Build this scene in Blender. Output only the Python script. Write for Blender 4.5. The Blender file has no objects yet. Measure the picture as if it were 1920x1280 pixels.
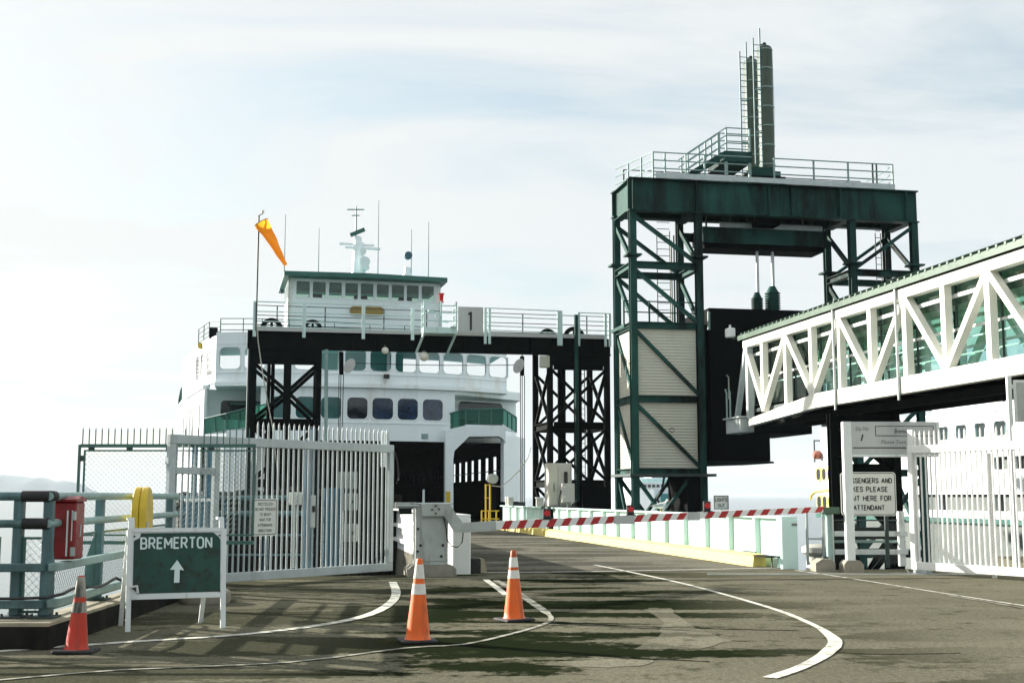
import bpy, math, random
from mathutils import Vector, Matrix
rnd = random.Random(7)
R = math.radians
scn = bpy.context.scene
COL = scn.collection

# ------------------------------------------------------------------ camera
FPX, CAMH, PITCH = 2340.0, 1.6, math.atan(0.1239)
cam_d = bpy.data.cameras.new('camera'); cam = bpy.data.objects.new('camera', cam_d); COL.objects.link(cam)
cam.location = (0, 0, CAMH); cam.rotation_euler = (math.pi/2 + PITCH, 0, 0)
cam_d.sensor_width = 36; cam_d.sensor_fit = 'HORIZONTAL'; cam_d.lens = 36*FPX/1920
cam_d.clip_start = .1; cam_d.clip_end = 40000
scn.camera = cam
vs = scn.view_settings
scn.display_settings.display_device = 'sRGB'
vs.view_transform = 'Standard'; vs.look = 'None'; vs.gamma = 1; vs.use_curve_mapping = False
vs.exposure = 1.42
SUN_EL, SUN_AZ = R(19), math.atan2(-.86, .5)
SD = (math.sin(SUN_AZ)*math.cos(SUN_EL), math.cos(SUN_AZ)*math.cos(SUN_EL), math.sin(SUN_EL))
sl = bpy.data.lights.new('sun', 'SUN'); sl.energy = 5; sl.angle = R(.5); sl.color = (1, .95, .86)
so = bpy.data.objects.new('sun', sl); COL.objects.link(so); so.location = (-60, 40, 60)
so.rotation_euler = Vector((-SD[0], -SD[1], -SD[2])).to_track_quat('-Z', 'Y').to_euler()
# world: clear-sky model seen through a thin sheet of streaky high cloud, brighter towards the sun
wd = bpy.data.worlds.new('World'); scn.world = wd; wd.use_nodes = True
nt = wd.node_tree; nt.nodes.clear()
def N(nt, t, **k):
    n = nt.nodes.new(t)
    for a, b in k.items(): setattr(n, a, b)
    return n
def mth(nt, op, a, b=None, c=None):
    n = N(nt, 'ShaderNodeMath', operation=op)
    for i, x in enumerate((a, b, c)):
        if x is None: continue
        if isinstance(x, (int, float)): n.inputs[i].default_value = x
        else: nt.links.new(x, n.inputs[i])
    return n.outputs[0]
def mixc(nt, f, a, b, blend='MIX'):
    n = N(nt, 'ShaderNodeMix', data_type='RGBA', blend_type=blend)
    for i, x in ((0, f), (6, a), (7, b)):
        if isinstance(x, (int, float)): n.inputs[i].default_value = x
        elif isinstance(x, tuple): n.inputs[i].default_value = (*x[:3], 1)
        else: nt.links.new(x, n.inputs[i])
    return n.outputs[2]
def ramp(nt, x, stops, interp='LINEAR'):
    n = N(nt, 'ShaderNodeValToRGB'); nt.links.new(x, n.inputs[0]); e = n.color_ramp; e.interpolation = interp
    for i, (p, c) in enumerate(stops):
        el = e.elements[i] if i < 2 else e.elements.new(p)
        el.position = p; el.color = (c, c, c, 1) if isinstance(c, (int, float)) else (*c, 1)
    return n.outputs[0]
def noise(nt, vec, scale, detail=4, rough=.55, dist=0):
    n = N(nt, 'ShaderNodeTexNoise'); n.inputs['Scale'].default_value = scale; n.inputs['Detail'].default_value = detail
    n.inputs['Roughness'].default_value = rough; n.inputs['Distortion'].default_value = dist
    if vec is not None: nt.links.new(vec, n.inputs['Vector'])
    return n.outputs['Fac']
sky = N(nt, 'ShaderNodeTexSky', sky_type='NISHITA'); sky.sun_disc = False
sky.sun_elevation = SUN_EL; sky.sun_rotation = SUN_AZ; sky.air_density = 1; sky.dust_density = 2; sky.ozone_density = 1
tc = N(nt, 'ShaderNodeTexCoord'); sep = N(nt, 'ShaderNodeSeparateXYZ'); nt.links.new(tc.outputs['Generated'], sep.inputs[0])
dz = mth(nt, 'ADD', mth(nt, 'MAXIMUM', sep.outputs[2], 0), .16)
cmb = N(nt, 'ShaderNodeCombineXYZ')
nt.links.new(mth(nt, 'DIVIDE', sep.outputs[0], dz), cmb.inputs[0]); nt.links.new(mth(nt, 'DIVIDE', sep.outputs[1], dz), cmb.inputs[1])
mp = N(nt, 'ShaderNodeMapping'); mp.inputs['Scale'].default_value = (.75, 1.5, 1); mp.inputs['Rotation'].default_value = (0, 0, R(-14)); mp.inputs['Location'].default_value = (3.7, 1.2, 0)
nt.links.new(cmb.outputs[0], mp.inputs[0])
n1 = noise(nt, mp.outputs[0], 1.1, 7, .6, .6)
cov = ramp(nt, n1, [(.34, .45), (.53, 1.0)])
dt = N(nt, 'ShaderNodeVectorMath', operation='DOT_PRODUCT'); nt.links.new(tc.outputs['Generated'], dt.inputs[0]); dt.inputs[1].default_value = SD
ph = mth(nt, 'POWER', mth(nt, 'MULTIPLY', mth(nt, 'ADD', dt.outputs['Value'], 1), .5), 2.2)
mr = N(nt, 'ShaderNodeMapRange', interpolation_type='SMOOTHSTEP'); nt.links.new(dt.outputs['Value'], mr.inputs[0]); mr.inputs[1].default_value = -.55; mr.inputs[2].default_value = .55; mr.inputs[3].default_value = .335; mr.inputs[4].default_value = .325
lum = mth(nt, 'ADD', mr.outputs[0], mth(nt, 'MULTIPLY', mth(nt, 'POWER', ph, 3.), .06))
cc = mixc(nt, 1.0, mixc(nt, ph, (.90, .99, 1.03), (1.0, 1.0, .975)), lum, 'MULTIPLY')
b1 = N(nt, 'ShaderNodeBackground'); b1.inputs[1].default_value = .07; nt.links.new(mixc(nt, 1., sky.outputs[0], (.94, 1.05, 1.0), 'MULTIPLY'), b1.inputs[0])
b2 = N(nt, 'ShaderNodeBackground'); nt.links.new(cc, b2.inputs[0])
ms = N(nt, 'ShaderNodeMixShader'); nt.links.new(cov, ms.inputs[0]); nt.links.new(b1.outputs[0], ms.inputs[1]); nt.links.new(b2.outputs[0], ms.inputs[2])
wo = N(nt, 'ShaderNodeOutputWorld'); nt.links.new(ms.outputs[0], wo.inputs[0])
try:
    scn.cycles.use_denoising = True; scn.cycles.max_bounces = 8; scn.cycles.transparent_max_bounces = 24
except Exception: pass

# ------------------------------------------------------------------ frames: pixel measurements of the photograph -> places in the world
def ray(px, py):
    a, b = (px-960)/FPX, -(py-640)/FPX
    c, s = math.cos(PITCH), math.sin(PITCH)
    return (a, c - b*s, s + b*c)
class Fr:
    """ground frame turned by angle a: u runs across, v away, z up"""
    def __init__(s, a): s.a = a; s.c = math.cos(a); s.s = math.sin(a)
    def loc(s, P): return (P[0]*s.c + P[1]*s.s, -P[0]*s.s + P[1]*s.c, P[2])
    def wor(s, q): return (q[0]*s.c - q[1]*s.s, q[0]*s.s + q[1]*s.c, q[2])
    def p(s, px, py, v):
        d = s.loc(ray(px, py)); t = v/d[1]; return (t*d[0], v, CAMH + t*d[2])
    def pu(s, px, py, u):
        d = s.loc(ray(px, py)); t = u/d[0]; return (u, t*d[1], CAMH + t*d[2])
    def pz(s, px, py, z=0.):
        d = s.loc(ray(px, py)); t = (z-CAMH)/d[2]; return (t*d[0], t*d[1], z)
W = Fr(0); S = Fr(math.atan(.19))

# ------------------------------------------------------------------ materials
MAT = {}
def mat(name, col, rough=.6, metal=0., var=.25, vscale=3., dirt=None, damt=.35, dscale=1.6, dlo=.5, streak=False, bump=.0, bscale=40., coat=0., emit=None, spec=None):
    m = bpy.data.materials.new(name); m.use_nodes = True; t = m.node_tree; MAT[name] = m
    b = t.nodes['Principled BSDF']; L = t.links.new
    c = N(t, 'ShaderNodeTexCoord'); v = c.outputs['Object']
    geo = N(t, 'ShaderNodeNewGeometry'); v = geo.outputs['Position']
    f = noise(t, v, vscale, 5, .6)
    lo = tuple(x*(1-var) for x in col); hi = tuple(min(1, x*(1+var)) for x in col)
    cc = mixc(t, ramp(t, f, [(.3, 0.), (.7, 1.)]), lo, hi)
    rg = rough
    if dirt:
        vv = v
        if streak:
            mp = N(t, 'ShaderNodeMapping'); mp.inputs['Scale'].default_value = (1, 1, .14); L(v, mp.inputs[0]); vv = mp.outputs[0]
        d = ramp(t, noise(t, vv, dscale, 8, .68, .3), [(dlo, 0.), (dlo+.13, damt)])
        cc = mixc(t, d, cc, dirt)
    L(cc, b.inputs['Base Color'])
    L(ramp(t, noise(t, v, vscale*4, 3), [(.3, max(0, rough-.1)), (.7, min(1, rough+.1))]), b.inputs['Roughness'])
    b.inputs['Metallic'].default_value = metal
    if spec is not None: b.inputs['Specular IOR Level'].default_value = spec
    if coat: b.inputs['Coat Weight'].default_value = coat
    if bump:
        bp = N(t, 'ShaderNodeBump'); bp.inputs['Strength'].default_value = bump; bp.inputs['Distance'].default_value = .01
        L(noise(t, v, bscale, 6, .7), bp.inputs['Height']); L(bp.outputs[0], b.inputs['Normal'])
    if emit: b.inputs['Emission Color'].default_value = (*emit[:3], 1); b.inputs['Emission Strength'].default_value = emit[3]
    return m
RUST = (.10, .045, .02); GRIME = (.05, .05, .04)
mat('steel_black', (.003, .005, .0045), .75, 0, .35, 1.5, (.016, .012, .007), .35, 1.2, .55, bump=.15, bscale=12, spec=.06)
mat('steel_green', (.018, .070, .058), .6, 0, .35, .8, (.004, .006, .005), .93, .45, .46, True, .15, 10, spec=.12)
mat('cylinder', (.075, .10, .075), .5, 0, .15, 1.5, (.02, .03, .02), .6, 1, .50, True, spec=.2)
mat('rail_pale', (.085, .17, .18), .5, 0, .2, 3, (.03, .06, .06), .65, 2.4, .48, True, .12, 30)
mat('rail_mint', (.55, .70, .67), .5, 0, .1, 3, (.2, .3, .27), .4, 2.2, .55, True, .1, 30)
mat('rail_teal', (.25, .36, .34), .5, 0, .15, 3, (.09, .16, .14), .5, 2.2, .52, True, .1, 30)
mat('white_paint', (.78, .79, .76), .5, 0, .04, 1.5, (.42, .40, .33), .35, 1.1, .55, True, .06, 25)
mat('truss_cream', (.77, .76, .69), .5, 0, .04, 1.2, (.42, .40, .32), .35, .9, .56, True, .06, 20)
mat('girder_white', (.58, .78, .74), .5, 0, .05, 1.2, (.40, .42, .36), .4, 1.0, .55, True, .08, 20)
mat('ferry_white', (.82, .88, .89), .4, 0, .025, .3, (.50, .43, .30), .42, .5, .535, True, .03, 6)
mat('ferry_green', (.015, .11, .085), .45, 0, .2, .8)
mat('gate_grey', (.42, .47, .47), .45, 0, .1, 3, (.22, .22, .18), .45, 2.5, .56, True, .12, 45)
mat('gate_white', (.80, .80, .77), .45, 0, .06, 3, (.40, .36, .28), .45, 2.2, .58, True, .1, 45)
mat('cabinet_grey', (.40, .43, .40), .5, 0, .12, 3, (.07, .06, .04), .65, 3.2, .56, True, .12, 35)
mat('cabinet_tan', (.50, .49, .43), .5, 0, .06, 2, (.22, .19, .13), .4, 2, .56, True, .06, 30)
mat('panel_cream', (.50, .49, .41), .5, 0, .05, .8, (.36, .34, .24), .4, .8, .53, True)
mat('curb_yellow', (.74, .58, .15), .6, 0, .06, 1.6, (.62, .46, .10), .5, 1.0, .50, False, .2, 25)
mat('yellow', (.58, .40, .02), .45, 0, .12, 3, (.28, .18, .03), .4, 3, .56, True, .1, 30)
mat('red_paint', (.22, .006, .008), .45, 0, .2, 4, (.07, .012, .01), .7, 4, .52, True, .12, 30)
mat('stripe_red', (.42, .012, .015), .4, 0, .1, 6)
mat('orange', (.82, .125, .005), .5, 0, .12, 5, (.14, .03, .008), .7, 5, .53, True, .2, 30)
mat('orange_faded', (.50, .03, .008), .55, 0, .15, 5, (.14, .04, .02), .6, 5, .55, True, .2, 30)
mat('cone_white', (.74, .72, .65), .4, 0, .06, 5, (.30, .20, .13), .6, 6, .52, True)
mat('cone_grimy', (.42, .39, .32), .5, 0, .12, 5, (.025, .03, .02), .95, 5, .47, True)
mat('rubber', (.012, .012, .012), .7, 0, .3, 6, (.05, .045, .035), .5, 4, .5)
mat('box_grey', (.20, .23, .22), .5, 0, .12, 4, (.06, .06, .05), .5, 3, .55, True)
mat('concrete', (.27, .25, .20), .85, 0, .15, 4, (.14, .13, .09), .55, 2, .5, False, .4, 40)
mat('timber_dark', (.014, .014, .012), .9, 0, .4, 3, (.03, .027, .02), .4, 3, .5, False, .4, 30, spec=.1)
mat('kerb_top', (.34, .30, .21), .85, 0, .15, 3, (.12, .11, .08), .5, 2, .5, False, .3, 30)
mat('galv', (.42, .46, .45), .4, .6, .12, 4)
mat('galv_dark', (.035, .055, .052), .6, .1, .2, 4)
mat('wire_green', (.05, .13, .11), .5, 0, .2, 3)
mat('sign_green', (.004, .050, .034), .6, 0, .25, 4, (.008, .017, .008), .85, 5, .48, False, .1, 60)
mat('sign_white', (.70, .71, .66), .45, 0, .05, 3, (.45, .42, .34), .4, 3, .56, True)
mat('sign_grey', (.46, .47, .46), .45, 0, .05, 2, (.33, .33, .31), .4, 2, .54, True)
mat('ink', (.012, .012, .012), .5, 0, .2, 5)
mat('letter_teal', (.62, .74, .71), .4, 0, .05, 5)
mat('letter_grey', (.14, .14, .13), .5, 0, .1, 5)
mat('frame_white', (.68, .72, .70), .5, 0, .06, 4, (.16, .12, .08), .7, 5, .57, True, .15, 40)
mat('line_white', (.62, .61, .53), .85, 0, .10, 5, (.15, .145, .11), .85, 4.5, .51, False, .3, 60, spec=0)
mat('line_worn', (.36, .355, .30), .85, 0, .1, 5, (.13, .125, .095), .92, 4, .46, False, .3, 60, spec=0)
mat('tar', (.012, .014, .011), .9, 0, .3, 4, (.04, .04, .03), .6, 4, .5, spec=0)
mat('roof_green', (.030, .080, .042), .45, 0, .1, .8, (.02, .05, .03), .4, .7, .5)
mat('sock', (.85, .42, .03), .7, 0, .12, 1.5, (.62, .22, .01), .6, 1.6, .5)
def thin(name, through, col, trans):
    """thin cloth or plastic sheet: part of the light goes through, the rest scatters on either side"""
    m = MAT.get(name) or bpy.data.materials.new(name); m.use_nodes = True; t = m.node_tree; MAT[name] = m; o = t.nodes['Material Output']
    tl = N(t, 'ShaderNodeBsdfTranslucent'); tl.inputs[0].default_value = (*col, 1); b = t.nodes['Principled BSDF']; b.inputs['Base Color'].default_value = (*col, 1)
    mx = N(t, 'ShaderNodeMixShader'); mx.inputs[0].default_value = .5; t.links.new(b.outputs[0], mx.inputs[1]); t.links.new(tl.outputs[0], mx.inputs[2]); r = mx.outputs[0]
    if trans:
        tp_ = N(t, 'ShaderNodeBsdfTransparent'); tp_.inputs[0].default_value = (*through, 1); m2 = N(t, 'ShaderNodeMixShader'); m2.inputs[0].default_value = trans; t.links.new(r, m2.inputs[1]); t.links.new(tp_.outputs[0], m2.inputs[2]); r = m2.outputs[0]
    t.links.new(r, o.inputs[0])
thin('sock', None, (.85, .42, .03), 0); thin('screen', (.3, .75, .6), (.03, .15, .10), .45)
mat('lamp_red', (.30, .004, .01), .25, 0, .1, 6, emit=(1, .03, .03, .05))
mat('lamp_globe', (.72, .70, .60), .3, 0, .05, 5)
mat('board_gold', (.30, .20, .04), .5, 0, .2, .8)
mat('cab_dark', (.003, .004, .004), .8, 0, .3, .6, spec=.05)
mat('gull_white', (.78, .78, .75), .8, 0, .05, 20)
mat('gull_grey', (.36, .38, .39), .8, 0, .1, 20)
mat('beak', (.6, .38, .05), .5)
mat('blue_steel', (.03, .10, .15), .45, 0, .2, 2, (.02, .04, .05), .5, 1.5, .5)
mat('lower_hull', (.10, .12, .11), .5, 0, .1, .5)
mat('interior_teal', (.045, .26, .25), .6, 0, .15, .4)
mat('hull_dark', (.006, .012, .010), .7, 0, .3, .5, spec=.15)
mat('hill', (.055, .085, .075), .9, 0, .35, .002)
mat('raft_orange', (.34, .10, .06), .6)
mat('cable', (.008, .008, .008), .5)
mat('cord', (.45, .44, .38), .7)

def glass(name, tint, gl, rough=.03, gcol=(1, 1, 1)):
    m = bpy.data.materials.new(name); m.use_nodes = True; t = m.node_tree; MAT[name] = m; t.nodes.clear()
    tr = N(t, 'ShaderNodeBsdfTransparent'); tr.inputs[0].default_value = (*tint, 1)
    g = N(t, 'ShaderNodeBsdfGlossy'); g.inputs['Roughness'].default_value = rough; g.inputs[0].default_value = (*gcol, 1)
    geo = N(t, 'ShaderNodeNewGeometry')
    bp = N(t, 'ShaderNodeBump'); bp.inputs['Strength'].default_value = .08; bp.inputs['Distance'].default_value = .02
    t.links.new(noise(t, geo.outputs['Position'], .9, 2), bp.inputs['Height']); t.links.new(bp.outputs[0], g.inputs['Normal'])
    fr = N(t, 'ShaderNodeLayerWeight'); fr.inputs[0].default_value = .5; fz = mth(t, 'ADD', mth(t, 'MULTIPLY', mth(t, 'POWER', fr.outputs['Facing'], 5), .9), .03)
    mx = N(t, 'ShaderNodeMixShader'); t.links.new(mth(t, 'MINIMUM', mth(t, 'ADD', fz, gl), 1.), mx.inputs[0])
    t.links.new(tr.outputs[0], mx.inputs[1]); t.links.new(g.outputs[0], mx.inputs[2])
    o = N(t, 'ShaderNodeOutputMaterial'); t.links.new(mx.outputs[0], o.inputs[0])
glass('glass_clear', (.97, .98, .98), .0)
glass('glass_green', (.72, .89, .81), .0)
glass('glass_tint', (.86, .98, .965), .02)
glass('glass_smoke', (.55, .66, .60), .0)
mat('glass_teal', (.008, .085, .082), .1, 0, .2, .5, spec=.5)
mat('glass_dark', (.006, .012, .016), .06, 0, .2, .5, spec=.6)
mat('glass_blue', (.010, .026, .060), .07, 0, .85, 2.2, (.05, .07, .09), .5, 1.6, .55, spec=.6)

# asphalt: aggregate speckle, patches of old and new paving, damp streaks across the lanes that also paint shade on the left
def asphalt(name, base, dark, damt):
    m = bpy.data.materials.new(name); m.use_nodes = True; t = m.node_tree; MAT[name] = m; L = t.links.new
    b = t.nodes['Principled BSDF']; geo = N(t, 'ShaderNodeNewGeometry'); v = geo.outputs['Position']
    sp = mixc(t, 1., ramp(t, noise(t, v, 55, 3, .7), [(.32, .6), (.7, 1.4)]), ramp(t, noise(t, v, 17, 3, .8), [(.35, .72), (.66, 1.28)]), 'MULTIPLY')
    big = ramp(t, noise(t, v, .25, 5, .6), [(.3, .80), (.7, 1.18)])
    c = mixc(t, 1., mixc(t, 1., base, sp, 'MULTIPLY'), big, 'MULTIPLY')
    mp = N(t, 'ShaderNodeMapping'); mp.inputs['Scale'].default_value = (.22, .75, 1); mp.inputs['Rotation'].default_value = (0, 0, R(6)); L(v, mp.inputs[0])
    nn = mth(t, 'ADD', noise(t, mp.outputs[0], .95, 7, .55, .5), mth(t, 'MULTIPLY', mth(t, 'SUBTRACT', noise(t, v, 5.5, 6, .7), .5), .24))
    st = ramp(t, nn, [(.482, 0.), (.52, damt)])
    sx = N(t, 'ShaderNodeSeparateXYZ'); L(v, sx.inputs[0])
    lim = mth(t, 'MULTIPLY', ramp(t, mth(t, 'MULTIPLY', mth(t, 'ADD', sx.outputs[0], 6), .0625), [(.52, 1.), (.69, .12)]), mth(t, 'MULTIPLY', st, ramp(t, mth(t, 'MULTIPLY', mth(t, 'ADD', sx.outputs[0], 6), .0625), [(.22, .58), (.31, 1.)])))  # left end of the mask darkens the ground colour to deepen the shadows
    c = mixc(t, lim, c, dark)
    c = mixc(t, ramp(t, noise(t, v, 1.7, 7, .65), [(.57, 0.), (.66, .7)]), c, (.040, .044, .022))
    L(c, b.inputs['Base Color'])
    b.inputs['Roughness'].default_value = .93; b.inputs['Specular IOR Level'].default_value = 0
    bp = N(t, 'ShaderNodeBump'); bp.inputs['Strength'].default_value = .55; bp.inputs['Distance'].default_value = .012
    L(noise(t, v, 70, 4, .7), bp.inputs['Height']); L(bp.outputs[0], b.inputs['Normal'])
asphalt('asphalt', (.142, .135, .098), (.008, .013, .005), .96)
asphalt('patch', (.185, .176, .132), (.03, .034, .02), .5)
asphalt('road_deck', (.155, .147, .12), (.05, .052, .042), .7)
def plates(name, sx, sz, amt):
    """welded plate seams: a shallow relief over the paint"""
    t = MAT[name].node_tree; b = t.nodes['Principled BSDF']; L = t.links.new; geo = N(t, 'ShaderNodeNewGeometry'); s = N(t, 'ShaderNodeSeparateXYZ'); L(geo.outputs['Position'], s.inputs[0])
    c = N(t, 'ShaderNodeCombineXYZ'); L(s.outputs[0], c.inputs[0]); L(s.outputs[2], c.inputs[1])
    br_ = N(t, 'ShaderNodeTexBrick'); L(c.outputs[0], br_.inputs['Vector']); br_.inputs['Scale'].default_value = 1; br_.inputs['Brick Width'].default_value = sx; br_.inputs['Row Height'].default_value = sz; br_.inputs['Mortar Size'].default_value = .025; br_.inputs['Mortar Smooth'].default_value = .6
    bp = N(t, 'ShaderNodeBump'); bp.inputs['Strength'].default_value = amt; bp.inputs['Distance'].default_value = .03; bp.invert = True
    L(br_.outputs['Fac'], bp.inputs['Height']); old = b.inputs['Normal'].links
    if old: L(old[0].from_socket, bp.inputs['Normal'])
    L(bp.outputs[0], b.inputs['Normal'])
plates('ferry_white', 3.4, 1.9, .5)
def water():
    m = bpy.data.materials.new('sea_water'); m.use_nodes = True; t = m.node_tree; MAT['water'] = m; L = t.links.new
    b = t.nodes['Principled BSDF']; b.inputs['Base Color'].default_value = (.02, .05, .06, 1); b.inputs['Roughness'].default_value = .12; b.inputs['IOR'].default_value = 1.33
    geo = N(t, 'ShaderNodeNewGeometry'); mp = N(t, 'ShaderNodeMapping'); mp.inputs['Scale'].default_value = (.5, 1.4, 1); L(geo.outputs['Position'], mp.inputs[0])
    bp = N(t, 'ShaderNodeBump'); bp.inputs['Strength'].default_value = .35; bp.inputs['Distance'].default_value = .12
    L(noise(t, mp.outputs[0], .9, 6, .6), bp.inputs['Height']); L(bp.outputs[0], b.inputs['Normal'])
water()

# ------------------------------------------------------------------ mesh builder
def vadd(a, b): return (a[0]+b[0], a[1]+b[1], a[2]+b[2])
def vsub(a, b): return (a[0]-b[0], a[1]-b[1], a[2]-b[2])
def lerp(a, b, t): return tuple(a[i]+(b[i]-a[i])*t for i in range(3))
FRAME = {}
class M:
    def __init__(s): s.v = []; s.f = []
    def add(s, vs_, fs):
        o = len(s.v); s.v += [tuple(x) for x in vs_]; s.f += [tuple(i+o for i in f) for f in fs]; return s
    def box(s, x0, x1, y0, y1, z0, z1, ch=0):
        x0, x1 = min(x0, x1), max(x0, x1); y0, y1 = min(y0, y1), max(y0, y1); z0, z1 = min(z0, z1), max(z0, z1)
        if ch:
            ch = min(ch, (x1-x0)*.45, (y1-y0)*.45, (z1-z0)*.45); ids = {}; vs_ = []
            for i, X in enumerate((x0, x1)):
                for j, Y in enumerate((y0, y1)):
                    for k, Z in enumerate((z0, z1)):
                        for ax in range(3):
                            p = [X, Y, Z]; d = (1-2*i, 1-2*j, 1-2*k)
                            for q in range(3):
                                if q != ax: p[q] += d[q]*ch
                            ids[i, j, k, ax] = len(vs_); vs_.append(p)
            fs = []
            for sg in (0, 1):
                q = [(0, 0), (1, 0), (1, 1), (0, 1)]
                fs.append([ids[sg, a, b, 0] for a, b in (q if sg else q[::-1])])
                fs.append([ids[a, sg, b, 1] for a, b in (q[::-1] if sg else q)])
                fs.append([ids[a, b, sg, 2] for a, b in (q if sg else q[::-1])])
            for a in (0, 1):
                for b in (0, 1):
                    e = [ids[0, a, b, 1], ids[1, a, b, 1], ids[1, a, b, 2], ids[0, a, b, 2]]; fs.append(e if a == b else e[::-1])
                    e = [ids[a, 0, b, 0], ids[a, 0, b, 2], ids[a, 1, b, 2], ids[a, 1, b, 0]]; fs.append(e[::-1] if a != b else e)
                    e = [ids[a, b, 0, 0], ids[a, b, 1, 0], ids[a, b, 1, 1], ids[a, b, 0, 1]]; fs.append(e if a != b else e[::-1])
                    for c in (0, 1):
                        e = [ids[a, b, c, 0], ids[a, b, c, 1], ids[a, b, c, 2]]; fs.append(e if (a+b+c) % 2 else e[::-1])
            return s.add(vs_, fs)
        v = [(x, y, z) for z in (z0, z1) for x, y in ((x0, y0), (x1, y0), (x1, y1), (x0, y1))]
        return s.add(v, [(3, 2, 1, 0), (4, 5, 6, 7), (0, 1, 5, 4), (1, 2, 6, 5), (2, 3, 7, 6), (3, 0, 4, 7)])
    def beam(s, p, q, w, h, up=(0, 0, 1), ends=None):
        """box from p to q: h along up, w across; ends = (w2, h2) at q for a taper"""
        p, q = Vector(p), Vector(q); d = (q-p).normalized(); U = Vector(up)
        if abs(d.dot(U)) > .97: U = Vector((0, 1, 0)) if abs(d.y) < .9 else Vector((1, 0, 0))
        r = d.cross(U).normalized(); U = r.cross(d).normalized(); w2, h2 = ends or (w, h)
        vs_ = [P + r*(a*ww/2) + U*(b*hh/2) for P, ww, hh in ((p, w, h), (q, w2, h2)) for a, b in ((-1, -1), (1, -1), (1, 1), (-1, 1))]
        return s.add(vs_, [(0, 1, 2, 3), (7, 6, 5, 4), (0, 4, 5, 1), (1, 5, 6, 2), (2, 6, 7, 3), (3, 7, 4, 0)])
    def ibeam(s, p, q, w, h, up=(0, 0, 1), t=.03):
        """rolled H section: two flanges and a web"""
        p, q = Vector(p), Vector(q); d = (q-p).normalized(); U = Vector(up)
        if abs(d.dot(U)) > .97: U = Vector((0, 1, 0))
        r = d.cross(U).normalized(); U = r.cross(d).normalized()
        for k in (-1, 1): s.beam(p+U*(k*(h-t)/2), q+U*(k*(h-t)/2), w, t, U)
        return s.beam(p, q, t, h-2*t, U)
    def tube(s, pts, r, n=8, cap=True, r2=None):
        pts = [Vector(p) for p in pts]; rings = []; K = len(pts); up = None
        for i, p in enumerate(pts):
            d = (pts[min(i+1, K-1)]-pts[max(i-1, 0)]).normalized()
            a = Vector((0, 0, 1)) if abs(d.z) < .9 else Vector((1, 0, 0))
            x = d.cross(a).normalized(); y = x.cross(d).normalized()
            rr = r if r2 is None else r+(r2-r)*i/max(1, K-1)
            rings.append([p + x*(math.cos(2*math.pi*k/n)*rr) + y*(math.sin(2*math.pi*k/n)*rr) for k in range(n)])
        vs_ = [v for g in rings for v in g]; fs = []
        for i in range(K-1):
            for k in range(n): a, b = i*n+k, i*n+(k+1) % n; fs.append((a, a+n, b+n, b))
        if cap: fs += [tuple(range(n)), tuple(reversed(range((K-1)*n, K*n)))]
        return s.add(vs_, fs)
    def lathe(s, prof, c=(0, 0, 0), n=16, axis='z'):
        vs_ = []; fs = []
        for r, h in prof:
            for k in range(n):
                a = 2*math.pi*k/n; x, y = math.cos(a)*r, math.sin(a)*r
                p = {'z': (x, y, h), 'x': (h, x, y), 'y': (x, h, y)}[axis]; vs_.append(vadd(c, p))
        for i in range(len(prof)-1):
            for k in range(n): a, b = i*n+k, i*n+(k+1) % n; fs.append((a, b, b+n, a+n))
        fs += [tuple(reversed(range(n))), tuple(range((len(prof)-1)*n, len(prof)*n))]
        return s.add(vs_, fs)
    def prism(s, poly, a, b, axis='y'):
        """2D outline extruded from a to b along axis (poly in the other two axes)"""
        def P(x, y, h): return {'y': (x, h, y), 'x': (h, x, y), 'z': (x, y, h)}[axis]
        n = len(poly); vs_ = [P(x, y, a) for x, y in poly] + [P(x, y, b) for x, y in poly]
        return s.add(vs_, [tuple(range(n)), tuple(reversed(range(n, 2*n)))] + [(i, i+n, (i+1) % n+n, (i+1) % n) for i in range(n)])
    def sheet(s, poly, z): return s.add([(x, y, z) for x, y in poly], [tuple(range(len(poly)))])
    def strip(s, pts, w, z, jit=0.):
        """flat ribbon along ground points"""
        L_, R_ = [], []; K = len(pts)
        for i, p in enumerate(pts):
            a, b = pts[max(0, i-1)], pts[min(K-1, i+1)]; dx, dy = b[0]-a[0], b[1]-a[1]; l = math.hypot(dx, dy) or 1
            ww = (w[i] if isinstance(w, (list, tuple)) else w)/2; nx, ny = -dy/l, dx/l
            j1, j2 = 1+rnd.uniform(-jit, jit), 1+rnd.uniform(-jit, jit)
            L_.append((p[0]+nx*ww*j1, p[1]+ny*ww*j1, z)); R_.append((p[0]-nx*ww*j2, p[1]-ny*ww*j2, z))
        return s.add(L_+R_, [(i, i+K, i+K+1, i+1) for i in range(K-1)])
    def build(s, name, m, parent=None, smooth=False, fr=None, kind=None, label=None):
        me = bpy.data.meshes.new(name); org = (0, 0, 0); base = parent
        while base is not None and base.name not in FRAME: base = base.parent
        if base is not None: org = FRAME[base.name][1]; vs_ = [vsub(v, org) for v in s.v]
        elif fr is not None: vs_ = [fr.wor(v) for v in s.v]
        else: vs_ = s.v
        me.from_pydata(vs_, [], s.f); me.update()
        me.materials.append(MAT[m] if isinstance(m, str) else m)
        if smooth:
            me.polygons.foreach_set('use_smooth', [True]*len(me.polygons))
            try: me.set_sharp_from_angle(angle=R(40))
            except Exception: pass
        o = bpy.data.objects.new(name, me); COL.objects.link(o)
        if parent is not None: o.parent = parent
        if kind: o['kind'] = kind
        if label: o['label'] = label
        return o
def tag(o, label=None, cat=None, group=None, kind=None):
    for k, v in (('label', label), ('category', cat), ('group', group), ('kind', kind)):
        if v: o[k] = v
    return o
def thing(name, label, cat, fr, org, group=None):
    o = bpy.data.objects.new(name, None); COL.objects.link(o); o.empty_display_size = .3
    o.location = fr.wor(org); o.rotation_euler = (0, 0, fr.a); FRAME[o.name] = (fr, tuple(org))
    return tag(o, label, cat, group)
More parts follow.
